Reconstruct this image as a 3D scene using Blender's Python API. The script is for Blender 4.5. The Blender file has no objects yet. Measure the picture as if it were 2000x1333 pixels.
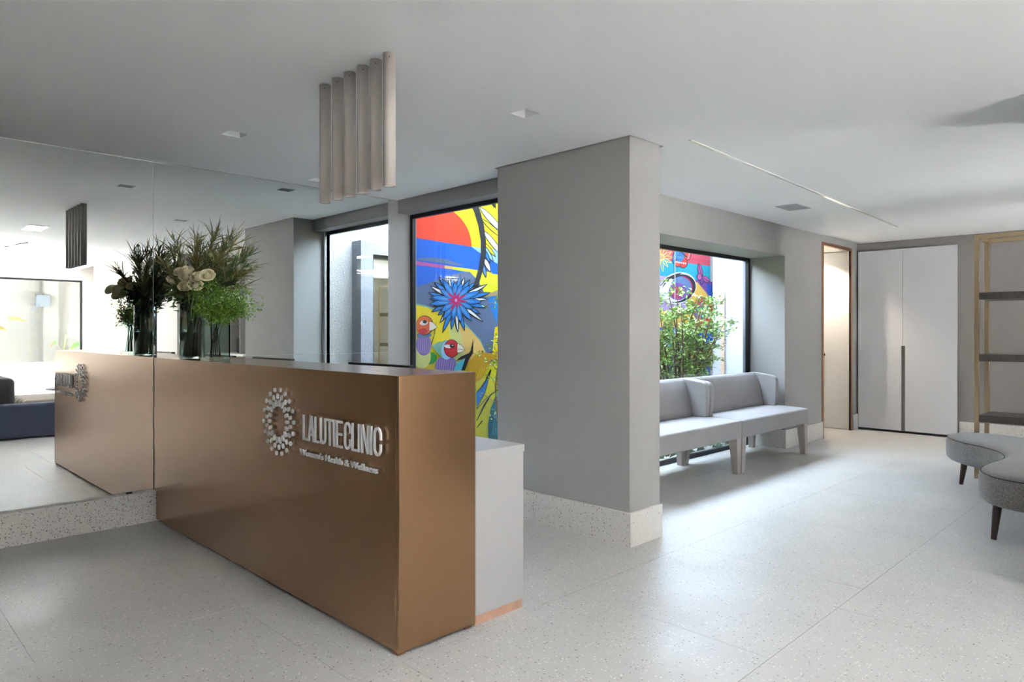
import bpy, math, random
from mathutils import Vector, Matrix

# ------------------------------------------------------------------ camera, sky, sun, exposure
scene = bpy.context.scene
COL = scene.collection
FPX, HOR, EYE, YAW = 1355.9, 649.5, 1.30, math.radians(45.12)
cam_data = bpy.data.cameras.new('camera')
cam_data.sensor_fit = 'HORIZONTAL'
cam_data.sensor_width = 36.0
cam_data.lens = 36.0 * FPX / 2000.0
cam_data.shift_y = (HOR - 666.5) / 2000.0
cam_data.clip_start = 0.05
cam = bpy.data.objects.new('camera', cam_data)
cam.location = (0, 0, EYE)
cam.rotation_euler = (math.pi / 2, 0, YAW)
COL.objects.link(cam)
scene.camera = cam

world = bpy.data.worlds.new('sky')
scene.world = world
world.use_nodes = True
bgn = world.node_tree.nodes['Background']
bgn.inputs['Color'].default_value = (0.65, 0.81, 1.0, 1)
bgn.inputs['Strength'].default_value = 5.6

sun_data = bpy.data.lights.new('sun', 'SUN')
sun_data.energy = 100.0
sun_data.angle = 0.01
sun_data.color = (0.965, 0.98, 1.0)
sun = bpy.data.objects.new('sun', sun_data)
sun.rotation_euler = Vector((-0.60, -0.10, -1.0)).to_track_quat('-Z', 'Y').to_euler()
COL.objects.link(sun)

vs = scene.view_settings
vs.view_transform = 'Standard'
vs.look = 'None'
vs.exposure = 2.72
vs.gamma = 1.0
vs.use_curve_mapping = False
scene.cycles.max_bounces = 8
scene.cycles.diffuse_bounces = 4
scene.cycles.glossy_bounces = 4
scene.cycles.transmission_bounces = 8
scene.cycles.transparent_max_bounces = 16
scene.cycles.caustics_reflective = False
scene.cycles.caustics_refractive = False
scene.cycles.sample_clamp_indirect = 6.0

# ------------------------------------------------------------------ helpers
R = random.Random(7)
ca, sa = math.cos(YAW), math.sin(YAW)


def P(px, py, z=None, X=None, Y=None):
    """point of the scene seen at a pixel of the survey, on a given plane"""
    rx = (px - 1000) / FPX
    d = (-sa + ca * rx, ca + sa * rx, -(py - HOR) / FPX)
    t = (z - EYE) / d[2] if z is not None else (X / d[0] if X is not None else Y / d[1])
    return Vector((d[0] * t, d[1] * t, EYE + d[2] * t))


def lin(c):
    return tuple(((v / 255) / 12.92 if v / 255 <= .04045 else ((v / 255 + .055) / 1.055) ** 2.4) for v in c)


MATS = {}


def principled(name, rgb, rough=.5, metal=0, spec=.5, linear=False):
    m = bpy.data.materials.new(name)
    m.use_nodes = True
    b = m.node_tree.nodes['Principled BSDF']
    c = rgb if linear else lin(rgb)
    b.inputs['Base Color'].default_value = (*c, 1)
    b.inputs['Roughness'].default_value = rough
    b.inputs['Metallic'].default_value = metal
    b.inputs['Specular IOR Level'].default_value = spec
    MATS[name] = m
    return m, m.node_tree, b


def node(nt, kind, **kw):
    n = nt.nodes.new(kind)
    for k, v in kw.items():
        setattr(n, k, v)
    return n


def pos(nt, scale=(1, 1, 1), rot=(0, 0, 0)):
    g = node(nt, 'ShaderNodeNewGeometry')
    mp = node(nt, 'ShaderNodeMapping')
    mp.inputs['Scale'].default_value = scale
    mp.inputs['Rotation'].default_value = rot
    nt.links.new(g.outputs['Position'], mp.inputs['Vector'])
    return mp.outputs['Vector']


def noise(nt, vec, scale, detail=3, rough=.55):
    n = node(nt, 'ShaderNodeTexNoise')
    n.inputs['Scale'].default_value = scale
    n.inputs['Detail'].default_value = detail
    n.inputs['Roughness'].default_value = rough
    nt.links.new(vec, n.inputs['Vector'])
    return n.outputs['Fac']


def ramp(nt, fac, stops):
    r = node(nt, 'ShaderNodeValToRGB')
    el = r.color_ramp.elements
    while len(el) > 1:
        el.remove(el[-1])
    el[0].position = stops[0][0]
    el[0].color = (*stops[0][1], 1)
    for p, c in stops[1:]:
        e = el.new(p)
        e.color = (*c, 1)
    nt.links.new(fac, r.inputs['Fac'])
    return r.outputs['Color']


def bump(nt, b, h, strength, dist=.01):
    n = node(nt, 'ShaderNodeBump')
    n.inputs['Strength'].default_value = strength
    n.inputs['Distance'].default_value = dist
    nt.links.new(h, n.inputs['Height'])
    nt.links.new(n.outputs['Normal'], b.inputs['Normal'])


def mixc(nt, fac, a, b_):
    n = node(nt, 'ShaderNodeMix', data_type='RGBA')
    for i, v in ((0, fac), (6, a), (7, b_)):
        if isinstance(v, (int, float)):
            n.inputs[i].default_value = v
        elif isinstance(v, tuple):
            n.inputs[i].default_value = (*v, 1)
        else:
            nt.links.new(v, n.inputs[i])
    return n.outputs[2]


def painted(name, rgb, rough=.6, var=.06, scale=3, bump_s=.0, spec=.35):
    m, nt, b = principled(name, rgb, rough, spec=spec)
    c = lin(rgb)
    v = pos(nt)
    col = ramp(nt, noise(nt, v, scale), [(.3, tuple(x * (1 - var) for x in c)), (.7, tuple(min(1, x * (1 + var)) for x in c))])
    nt.links.new(col, b.inputs['Base Color'])
    if bump_s:
        bump(nt, b, noise(nt, pos(nt), 260, 2), bump_s, .002)
    return m


def terrazzo(name, base, rough, chip_scale=60, spec=.5, k_=.30, frac_=.84):
    m, nt, b = principled(name, base, rough, spec=spec)
    v = pos(nt)
    c = lin(base)
    col = ramp(nt, noise(nt, v, 1.1, 4), [(.3, tuple(x * .94 for x in c)), (.7, tuple(min(1, x * 1.05) for x in c))])
    fine = noise(nt, v, 170, 3, .7)
    col = mixc(nt, ramp(nt, fine, [(.35, (0, 0, 0)), (.75, (.35, .35, .35))]), col, tuple(min(1, x * 1.15) for x in c))
    for sc, thr, dark, frac in ((chip_scale, .26, tuple(x * k_ for x in (1, .97, .93)), frac_), (chip_scale * .6, .2, tuple(x * k_ * 1.2 for x in (1, .93, .82)), frac_ + .05), (chip_scale * .8, .24, (.78, .75, .70), .6)):
        vo = node(nt, 'ShaderNodeTexVoronoi')
        vo.inputs['Scale'].default_value = sc
        nz = node(nt, 'ShaderNodeTexNoise')
        nz.inputs['Scale'].default_value = sc * 1.6
        nt.links.new(v, nz.inputs['Vector'])
        vm = node(nt, 'ShaderNodeVectorMath', operation='MULTIPLY_ADD')
        nt.links.new(nz.outputs['Color'], vm.inputs[0])
        vm.inputs[1].default_value = (.012, .012, .012)
        nt.links.new(v, vm.inputs[2])
        nt.links.new(vm.outputs[0], vo.inputs['Vector'])
        a = node(nt, 'ShaderNodeMath', operation='LESS_THAN')
        nt.links.new(vo.outputs['Distance'], a.inputs[0])
        a.inputs[1].default_value = thr
        sep = node(nt, 'ShaderNodeSeparateColor')
        nt.links.new(vo.outputs['Color'], sep.inputs[0])
        g = node(nt, 'ShaderNodeMath', operation='GREATER_THAN')
        nt.links.new(sep.outputs[0], g.inputs[0])
        g.inputs[1].default_value = frac
        mm = node(nt, 'ShaderNodeMath', operation='MULTIPLY')
        nt.links.new(a.outputs[0], mm.inputs[0])
        nt.links.new(g.outputs[0], mm.inputs[1])
        col = mixc(nt, mm.outputs[0], col, dark)
    nt.links.new(col, b.inputs['Base Color'])
    rr = ramp(nt, noise(nt, v, 2.3, 3), [(.3, (rough * .85,) * 3), (.7, (min(1, rough * 1.15),) * 3)])
    nt.links.new(rr, b.inputs['Roughness'])
    return m


def stucco(name, rgb, bs=.9):
    m, nt, b = principled(name, rgb, .85, spec=.2)
    v = pos(nt)
    c = lin(rgb)
    nt.links.new(ramp(nt, noise(nt, v, 90, 4), [(.3, tuple(x * .72 for x in c)), (.62, c), (.8, tuple(min(1, x * 1.15) for x in c))]), b.inputs['Base Color'])
    bump(nt, b, noise(nt, pos(nt), 120, 4), bs, .012)
    return m


def fabric(name, rgb, rough=.9, scale=420, var=.12, sheen=.25, bs=.25, blotch=3):
    m, nt, b = principled(name, rgb, rough, spec=.2)
    c = lin(rgb)
    v = pos(nt)
    a = noise(nt, v, scale, 2)
    col = ramp(nt, a, [(.3, tuple(x * (1 - var) for x in c)), (.7, tuple(min(1, x * (1 + var)) for x in c))])
    col = mixc(nt, ramp(nt, noise(nt, v, blotch, 4), [(.4, (0, 0, 0)), (.75, (.35, .35, .35))]), col, tuple(x * .8 for x in c))
    nt.links.new(col, b.inputs['Base Color'])
    b.inputs['Sheen Weight'].default_value = sheen
    bump(nt, b, a, bs, .002)
    return m


def metal(name, rgb, rough, brush=(1, 1, 220)):
    m, nt, b = principled(name, rgb, rough, metal=1)
    c = lin(rgb)
    nt.links.new(ramp(nt, noise(nt, pos(nt, brush), 40, 2), [(.2, tuple(x * .97 for x in c)), (.8, tuple(x * 1.03 for x in c))]), b.inputs['Base Color'])
    return m


def leafmat(name, rgb, rgb2, rough=.5, trans=.25, scale=14):
    m, nt, b = principled(name, rgb, rough, spec=.4)
    v = pos(nt)
    nt.links.new(ramp(nt, noise(nt, v, scale, 2), [(.35, lin(rgb)), (.65, lin(rgb2))]), b.inputs['Base Color'])
    b.inputs['Subsurface Weight'].default_value = 0
    return m


def thin_glass(name, tint=(.975, .98, .98), refl=1.0):
    m = bpy.data.materials.new(name)
    m.use_nodes = True
    nt = m.node_tree
    nt.nodes.clear()
    o = node(nt, 'ShaderNodeOutputMaterial')
    t = node(nt, 'ShaderNodeBsdfTransparent')
    t.inputs[0].default_value = (*tint, 1)
    g = node(nt, 'ShaderNodeBsdfGlossy')
    g.inputs['Roughness'].default_value = 0
    f = node(nt, 'ShaderNodeFresnel')
    ge = node(nt, 'ShaderNodeNewGeometry')      # same pane reflectance from either face
    mr_ = node(nt, 'ShaderNodeMapRange')
    mr_.inputs['To Min'].default_value = 1.45
    mr_.inputs['To Max'].default_value = 1 / 1.45
    nt.links.new(ge.outputs['Backfacing'], mr_.inputs['Value'])
    nt.links.new(mr_.outputs[0], f.inputs['IOR'])
    mx = node(nt, 'ShaderNodeMixShader')
    nt.links.new(f.outputs[0], mx.inputs[0])
    nt.links.new(t.outputs[0], mx.inputs[1])
    nt.links.new(g.outputs[0], mx.inputs[2])
    nt.links.new(mx.outputs[0], o.inputs[0])
    MATS[name] = m
    return m


def solid_glass(name, tint, ior=1.45):
    m = bpy.data.materials.new(name)
    m.use_nodes = True
    nt = m.node_tree
    nt.nodes.clear()
    o = node(nt, 'ShaderNodeOutputMaterial')
    g = node(nt, 'ShaderNodeBsdfGlass')
    g.inputs['Color'].default_value = (*tint, 1)
    g.inputs['IOR'].default_value = ior
    g.inputs['Roughness'].default_value = 0
    nt.links.new(g.outputs[0], o.inputs[0])
    MATS[name] = m
    return m


def emitter(name, rgb, strength):
    m, nt, b = principled(name, (240, 240, 240), .4)
    b.inputs['Emission Color'].default_value = (*rgb, 1)
    b.inputs['Emission Strength'].default_value = strength
    return m


M_FLOOR = terrazzo('terrazzo_floor', (194, 191, 187), .40, 76, .5, .22, .84)
M_BASE = terrazzo('terrazzo_skirting', (214, 208, 201), .5, 90, .4, .16, .70)
M_GROUT = painted('grout', (196, 192, 186), .9)
M_WALL = painted('greige_wall_paint', (161, 158, 155), .6, .03, 2, .05)
M_WALLDK = painted('dark_greige_wall_paint', (140, 134, 130), .6, .03, 2, .05)
M_WHITEW = painted('white_wall_paint', (228, 224, 216), .6, .03, 2, .05)
M_NEAR = painted('brown_grey_panel', (132, 126, 120), .6, .05, 2)
M_OPP = painted('pale_greige_wall_paint', (196, 190, 184), .6, .03, 2)
M_CEIL = painted('white_ceiling_paint', (240, 240, 240), .7, .01, 1.2)
M_CAVITY = painted('dark_cavity', (60, 60, 62), .9)
M_STUCCO = stucco('pale_stucco', (186, 182, 177))
M_STUCCO2 = stucco('grey_stucco', (140, 142, 148), 1.0)
M_CONC = stucco('smooth_concrete_render', (86, 84, 79), .25)
M_BLACK = painted('black_window_metal', (16, 16, 18), .4, .1)
M_GLASS = thin_glass('window_glass')
M_BRONZE = metal('satin_bronze', (156, 123, 92), .27, (1, 1, 1))
_b = M_BRONZE.node_tree.nodes['Principled BSDF']
_b.inputs['Coat Weight'].default_value = .15
_b.inputs['Coat Roughness'].default_value = .10
M_BRASS = metal('brushed_brass', (184, 164, 132), .3, (1, 1, 40))
M_COPPER = metal('copper_trim', (176, 130, 100), .35, (1, 1, 40))
M_LAM = painted('warm_white_laminate', (174, 171, 170), .38, .015, 2, 0, .45)
M_PLINTH = painted('pinkish_wood_plinth', (178, 140, 118), .5, .1, 20)
M_LETTER = painted('polished_white_letter', (252, 252, 252), .25, .02, 30)
M_PEND = painted('taupe_powder_coat', (178, 170, 163), .45, .03, 6)
M_DARK = painted('dark_grey_plastic', (34, 33, 34), .4, .1, 10)
M_SCREEN = painted('black_screen', (8, 8, 10), .15, .1, 10)
M_DOORW = painted('pale_grey_lacquer', (226, 226, 228), .42, .015, 1.5)
M_WOODH = painted('pale_wood_handle', (206, 176, 148), .45, .15, 40)
M_BENCH = fabric('grey_beige_leatherette', (150, 146, 145), .55, 300, .05, .1, .12)
M_BENCHLEG = fabric('grey_beige_leatherette_leg', (170, 160, 154), .55, 300, .05, .1, .12)
M_VELVET = fabric('grey_chenille', (118, 112, 108), .95, 110, .42, .4, .6, 9)
M_PIPING = fabric('dark_seam_piping', (70, 66, 64), .9)
M_NAVY = fabric('navy_grey_fabric', (70, 76, 96), .9, 500, .15, .3)
M_GREYF = fabric('charcoal_grey_fabric', (72, 68, 70), .9, 500, .15, .3)
M_TAUPEF = fabric('taupe_channelled_fabric', (150, 138, 124), .9, 400, .1, .3)
M_WALNUT = painted('dark_walnut_leg', (62, 46, 42), .35, .2, 60)
M_SHELF = painted('dark_taupe_shelf_wood', (84, 76, 72), .5, .18, 30)
M_PDOOR = painted('patio_door_white', (190, 192, 196), .45, .02, 2)
M_WHITEG = painted('white_outdoor_lacquer', (240, 238, 232), .5, .02, 2)
M_MIRROR = principled('silver_mirror', (.86, .885, .87), 0.0, 1, linear=True)[0]
M_EDGE = painted('mirror_polished_edge', (200, 206, 204), .3, .02)
M_VASE = solid_glass('vase_glass', (.90, .97, .94))
M_WATER = solid_glass('vase_water', (.95, .98, .96), 1.33)
M_ROSE = painted('cream_rose_petal', (246, 236, 200), .6, .06, 30)
M_STEM = leafmat('green_stem', (96, 128, 62), (128, 150, 84))
M_STEMBR = leafmat('brown_stem', (90, 62, 44), (70, 74, 40))
M_NEEDLE = leafmat('olive_brown_needle', (124, 126, 70), (120, 104, 62), scale=9)
M_DKLEAF = leafmat('dark_green_leaf', (62, 86, 48), (92, 112, 60))
M_FERN = leafmat('bright_fern_green', (84, 124, 34), (122, 160, 52), scale=20)
M_THIST = painted('pale_green_globe', (172, 184, 140), .8, .15, 200)
M_TREELEAF = leafmat('tree_leaf_green', (96, 136, 56), (158, 184, 98), .35, scale=30)
M_BARK = painted('brown_bark', (112, 86, 66), .85, .25, 40)
M_GROUNDLEAF = leafmat('groundcover_leaf', (44, 84, 48), (96, 130, 90), .35, scale=24)
M_BANANA = leafmat('banana_leaf_green', (112, 140, 40), (76, 116, 62), .45, scale=5)
M_BANTIP = painted('dry_leaf_tip', (170, 104, 52), .7, .15, 30)
M_SOIL = stucco('dark_soil_mulch', (92, 78, 64), 1.0)
M_PAVE = stucco('pale_paving', (232, 230, 226), .2)
M_BROWNP = painted('brown_lacquer_panel', (128, 98, 78), .4, .04, 2)
M_FROST = painted('frosted_glass_panel', (176, 184, 172), .3, .04, 2)
M_VENT = painted('grey_vent_metal', (176, 178, 180), .5, .03)
M_LAMPGLOW = emitter('lit_panel', (1, .97, .92), 3.0)
M_PANELGLOW = emitter('lit_panel_diffuser', (.94, .97, 1), 18.0)
M_UPLIGHT = emitter('added_uplight', (.96, .98, 1), 65.0)  # glow for the uplight added to brighten the ceiling
M_LENS = painted('lamp_lens', (235, 232, 222), .2)
M_BOXLAMP = painted('grey_box_lamp', (56, 62, 66), .5)


class MB:
    def __init__(self):
        self.v, self.f, self.m, self.s = [], [], [], []

    def add(self, verts, faces, mat=0, smooth=False):
        o = len(self.v)
        self.v += [Vector(p) for p in verts]
        self.f += [tuple(i + o for i in f) for f in faces]
        self.m += [mat] * len(faces)
        self.s += [smooth] * len(faces)
        return self

    def box(self, x0, x1, y0, y1, z0, z1, mat=0):
        x0, x1 = min(x0, x1), max(x0, x1)
        y0, y1 = min(y0, y1), max(y0, y1)
        vs_ = [(x, y, z) for z in (z0, z1) for y in (y0, y1) for x in (x0, x1)]
        return self.add(vs_, [(0, 2, 3, 1), (4, 5, 7, 6), (0, 1, 5, 4), (2, 6, 7, 3), (0, 4, 6, 2), (1, 3, 7, 5)], mat)

    def prism(self, pts, axis, a0, a1, mat=0, smooth=False):
        """extrude a 2-D outline along an axis; pts are the two other coordinates in xyz order"""
        def mk(p, a):
            return {'x': (a, p[0], p[1]), 'y': (p[0], a, p[1]), 'z': (p[0], p[1], a)}[axis]
        n = len(pts)
        vs_ = [mk(p, a0) for p in pts] + [mk(p, a1) for p in pts]
        area = sum(pts[i][0] * pts[(i + 1) % n][1] - pts[(i + 1) % n][0] * pts[i][1] for i in range(n))
        flip = (area > 0) != (a1 > a0)
        if axis == 'y':
            flip = not flip
        fs = [(i, (i + 1) % n, n + (i + 1) % n, n + i) for i in range(n)]
        caps = [tuple(range(n))[::-1], tuple(range(n, 2 * n))]
        if flip:
            fs = [f[::-1] for f in fs]
            caps = [c[::-1] for c in caps]
        self.add(vs_, fs, mat, smooth)
        o = len(self.v) - 2 * n
        self.f += [tuple(i + o for i in c) for c in caps]
        self.m += [mat] * 2
        self.s += [False] * 2
        return self

    def tube(self, pts, rad, n=8, mat=0, smooth=True, caps=True):
        pts = [Vector(p) for p in pts]
        rad = rad if isinstance(rad, (list, tuple)) else [rad] * len(pts)
        vs_, fs = [], []
        up = None
        for i, p in enumerate(pts):
            t = (pts[min(i + 1, len(pts) - 1)] - pts[max(i - 1, 0)]).normalized()
            if up is None:
                up = Vector((1, 0, 0)) if abs(t.x) < .9 else Vector((0, 1, 0))
            a = t.cross(up).normalized()
            b = t.cross(a).normalized()
            up = a.cross(t) * 1.0
            up = -b if False else up
            for k in range(n):
                th = 2 * math.pi * k / n
                vs_.append(p + (a * math.cos(th) + b * math.sin(th)) * rad[i])
        for i in range(len(pts) - 1):
            for k in range(n):
                a_, b_ = i * n + k, i * n + (k + 1) % n
                fs.append((a_, b_, b_ + n, a_ + n))
        self.add(vs_, fs, mat, smooth)
        if caps:
            o = len(self.v) - len(vs_)
            e = o + (len(pts) - 1) * n
            self.f += [tuple(range(o + n - 1, o - 1, -1)), tuple(range(e, e + n))]
            self.m += [mat] * 2
            self.s += [False] * 2
        return self

    def lathe(self, prof, c, n=32, mat=0, smooth=True):
        """profile (r, z) turned about the vertical through c"""
        vs_, fs = [], []
        for r_, z in prof:
            for k in range(n):
                th = 2 * math.pi * k / n
                vs_.append((c[0] + r_ * math.cos(th), c[1] + r_ * math.sin(th), c[2] + z))
        for i in range(len(prof) - 1):
            for k in range(n):
                a_, b_ = i * n + k, i * n + (k + 1) % n
                fs.append((a_, b_, b_ + n, a_ + n))
        return self.add(vs_, fs, mat, smooth)

    def leaf(self, p, d, nrm, ln, wd, mat=0, bend=0.0):
        d = d.normalized()
        s = d.cross(nrm)
        if s.length < 1e-4:
            s = d.cross(Vector((.3, .5, .8)))
        s.normalize()
        n_ = s.cross(d)
        mid = p + d * ln * .45 + n_ * bend * ln * .5
        tip = p + d * ln - n_ * bend * ln * .3
        return self.add([p, mid + s * wd * .5 + n_ * wd * .12, tip, mid - s * wd * .5 + n_ * wd * .12], [(0, 1, 2), (0, 2, 3)], mat, False)

    def strip(self, pts, wid, side, mat=0):
        vs_, fs = [], []
        for p, w in zip(pts, wid):
            vs_ += [p - side * w, p + side * w]
        for i in range(len(pts) - 1):
            fs.append((2 * i, 2 * i + 1, 2 * i + 3, 2 * i + 2))
        return self.add(vs_, fs, mat, True)

    def build(self, name, mat, parent=None, origin=None, bevel=0, seg=2, auto=True):
        if parent is not None:
            org = Vector(ORG[parent.name])
        elif origin is not None:
            org = Vector(origin)
        else:
            org = Vector((0, 0, 0))
        me = bpy.data.meshes.new(name)
        me.from_pydata([tuple(p - org) for p in self.v], [], self.f)
        for m in (mat if isinstance(mat, (list, tuple)) else [mat]):
            me.materials.append(m)
        me.polygons.foreach_set('material_index', self.m)
        me.polygons.foreach_set('use_smooth', self.s)
        me.update()
        o = bpy.data.objects.new(name, me)
        COL.objects.link(o)
        if parent is not None:
            o.parent = parent
        else:
            o.location = org
        ORG[o.name] = tuple(org)
        if bevel:
            bm = o.modifiers.new('bevel', 'BEVEL')
            bm.width = bevel
            bm.segments = seg
            bm.limit_method = 'ANGLE'
            bm.angle_limit = math.radians(35)
            bm.harden_normals = False
        return o


ORG = {}


def tag(o, label, cat, group=None, kind=None):
    o['label'] = label
    o['category'] = cat
    if group:
        o['group'] = group
    if kind:
        o['kind'] = kind
    return o


def thing(name, loc, label, cat, group=None):
    o = bpy.data.objects.new(name, None)
    o.empty_display_size = .1
    o.location = loc
    COL.objects.link(o)
    ORG[o.name] = tuple(loc)
    return tag(o, label, cat, group)


def struct(o, label, cat):
    return tag(o, label, cat, None, 'structure')


def copy_tree(o, parent=None):
    c = o.copy()
    COL.objects.link(c)
    c.parent = parent
    ORG[c.name] = ORG[o.name]
    for ch in list(o.children):
        copy_tree(ch, c)
    return c


# ------------------------------------------------------------------ key dimensions (metres)
H = 2.488            # ceiling
XM = -5.165         # mirror plane
XB = -3.35          # window wall behind the benches
YA = 3.70           # wall beside the mirror with the tall window
YC = 9.90           # back wall with cupboards
XE = 5.15           # glazed wall opposite the mirror
YN = -4.0           # wall behind the camera
XR = 2.6            # right end of the back area
CX0, CX1, CY0, CY1 = -3.635, -2.477, 3.473, 3.80   # big pillar
BBH = .206
TOPW = 2.60         # walls rise into the shadow gap
PAR = 2.85          # patio parapet height

# ------------------------------------------------------------------ floor of terrazzo slabs
floor = MB().box(-5.33, XE + .1, YN - .1, 3.9, -.15, -.006).box(-4.3, XR + .1, 3.9, YC + .1, -.15, -.006).build('floor', M_GROUT)
struct(floor, 'pale speckled terrazzo floor laid in large slabs', 'floor')
tw, tl, jw = 1.005, 1.06, .0009


def clipped(x0, x1, y0, y1, r):
    a, b, c, d = max(x0, r[0]), min(x1, r[1]), max(y0, r[2]), min(y1, r[3])
    return (a, b, c, d) if b - a > .01 and d - c > .01 else None


tile_meshes = {}
for k in range(-6, 5):
    tx0 = -1.235 - (k + 1) * tw
    off = 2.68 if k == 0 else (2.46 if k == 1 else .595 + (.38 * k if k < 0 else 0))
    j0 = int(math.floor((YN - off) / tl)) - 1
    for j in range(j0, j0 + 16):
        ty0 = off + j * tl
        for rect in ((XM, XE, YN, YA), (-3.78, XR, YA, YC)):
            q = clipped(tx0 + jw, tx0 + tw - jw, ty0 + jw, ty0 + tl - jw, rect)
            if not q:
                continue
            key = (round(q[1] - q[0], 4), round(q[3] - q[2], 4))
            if key not in tile_meshes:
                o = MB().box(0, key[0], 0, key[1], -.006, 0).build('floor_slab', M_FLOOR, floor)
                tile_meshes[key] = o.data
            else:
                o = bpy.data.objects.new('floor_slab', tile_meshes[key])
                COL.objects.link(o)
                o.parent = floor
            o.location = (q[0], q[2], 0)

# ------------------------------------------------------------------ ceiling with recessed spots and a shadow gap along the walls
GAP = .02
spots = [(-2.62, 2.71), (-4.12, 1.76), (-4.90, 2.75)]
SP = .058
rects = [(XM + .003, XE - GAP, YN + GAP, CY0 - GAP), (XM + .003, CX0 - GAP, CY0 - GAP, YA - GAP), (CX1 + GAP, XR - GAP, CY0 - GAP, YC - GAP), (XB + GAP, CX1 + GAP, CY1 + GAP, YC - GAP)]
xs = sorted({r[i] for r in rects for i in (0, 1)} | {s[0] + q for s in spots for q in (-SP, SP)})
ys = sorted({r[i] for r in rects for i in (2, 3)} | {s[1] + q for s in spots for q in (-SP, SP)})
cm = MB()
idx = {}


def cv(x, y):
    if (x, y) not in idx:
        idx[(x, y)] = len(cm.v)
        cm.v.append(Vector((x, y, H)))
    return idx[(x, y)]


for i in range(len(xs) - 1):
    for j in range(len(ys) - 1):
        mx_, my_ = (xs[i] + xs[i + 1]) / 2, (ys[j] + ys[j + 1]) / 2
        if not any(r[0] < mx_ < r[1] and r[2] < my_ < r[3] for r in rects):
            continue
        if any(abs(mx_ - s[0]) < SP and abs(my_ - s[1]) < SP for s in spots):
            continue
        cm.f.append((cv(xs[i], ys[j]), cv(xs[i], ys[j + 1]), cv(xs[i + 1], ys[j + 1]), cv(xs[i + 1], ys[j])))
        cm.m.append(0)
        cm.s.append(False)
ceiling = cm.build('ceiling', M_CEIL)
so = ceiling.modifiers.new('solid', 'SOLIDIFY')
so.thickness = .015
so.offset = -1
struct(ceiling, 'smooth white plasterboard ceiling with a dark shadow gap along the walls', 'ceiling')
roof = MB().box(-5.33, XE + .1, YN - .1, 3.9, TOPW, 2.8).box(-3.65, XR + .15, 3.9, YC + .1, TOPW, 2.8).box(-4.2, -3.65, 8.62, 9.80, 2.5, 2.8).box(-3.65, XR + .15, 3.9, YC + .1, 2.8, 6.0).build('cavity_and_sun_block', M_CAVITY)  # last box: unseen upper storey added to keep sun off the mural
struct(roof, 'dark void and roof slab above the ceiling, plus an unseen block added to shade the patio', 'roof')

# ------------------------------------------------------------------ walls
struct(MB().box(-5.33, XM - .012, YN - .1, 3.90, 0, TOPW).build('wall_left', M_WALL), 'grey painted wall behind the mirror', 'wall')
struct(MB().box(XM - .0118, XM, YN, .447, BBH, TOPW).build('wall_left_near', M_NEAR), 'brownish grey panelling on the left wall before the mirror', 'wall')
struct(MB().box(-5.33, CX0, YA, 3.90, 2.375, TOPW).build('wall_middle', M_WALL), 'grey painted lintel above the window beside the mirror', 'wall')
struct(MB().box(CX0, CX1, CY0, CY1, 0, TOPW).build('wall_pillar', M_WALL, bevel=.002), 'big square grey painted pillar in the middle of the lobby', 'pillar')
WY0, WY1, WZ = 4.30, 7.645, 2.158
DY0, DY1, DZ = 8.735, 9.66, 2.372
wb = MB()
wb.box(-3.65, XB, CY1, WY0, 0, TOPW).box(-3.65, XB, WY0, WY1, WZ, TOPW).box(-3.65, XB, WY1, DY0, 0, TOPW)
wb.box(-3.372, XB, DY0, DY1, DZ, TOPW).box(-3.372, XB, DY1, YC, 0, TOPW)
wb.box(-3.76, -3.65, WY1, WY1 + .14, 0, 2.30).box(-3.76, -3.65, WY0, WY1, WZ, 2.30)
struct(wb.build('wall_right', M_WALL), 'grey painted wall with the deep window niche behind the benches', 'wall')
struct(MB().box(-3.65, XR + .15, YC, YC + .15, 0, TOPW).build('wall_back', M_WALLDK), 'dark grey back wall around the tall cupboard doors', 'wall')
struct(MB().box(XR, XR + .15, 4.95, 7.1, 0, TOPW).box(XR, XR + .15, 8.4, YC, 0, TOPW).box(XR, XR + .15, 7.1, 8.4, 2.1, TOPW).build('wall_far_right', M_WALL), 'grey wall closing the right end of the back seating area', 'wall')
struct(MB().box(-5.33, XE + .1, YN - .15, YN, 0, TOPW).build('wall_near', M_NEAR), 'brownish grey panelled wall behind the camera', 'wall')
# wall opposite, seen in the mirror, with a recessed doorway
ws = MB()
ws.box(.62, 3.06, 3.80, 3.95, 0, TOPW).box(3.06, 3.90, 3.80, 3.95, 2.29, TOPW).box(3.90, XE, 3.80, 3.95, 0, TOPW)
ws.box(.62, .70, 3.95, 4.95, 0, TOPW).box(-.62, .62, 4.80, 4.95, 0, TOPW).box(.70, XR, 4.80, 4.95, 0, TOPW)
ws.box(2.98, 3.06, 3.95, 4.25, 0, TOPW).box(3.90, 3.98, 3.95, 4.25, 0, TOPW)
ws.box(-.62, .62, 4.22, 4.80, 2.40, TOPW)
struct(ws.build('wall_opposite', M_OPP), 'white wall seen in the mirror beside the big window', 'wall')
# glazed wall opposite the mirror
GY0, GY1, GZ = .7, 3.62, 2.31
we = MB().box(XE, XE + .14, YN, GY0, 0, TOPW).box(XE, XE + .14, GY1, 3.95, 0, TOPW).box(XE, XE + .14, GY0, GY1, GZ, TOPW)
struct(we.build('wall_glazed', M_OPP), 'white wall framing the big courtyard window in the mirror', 'wall')

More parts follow.
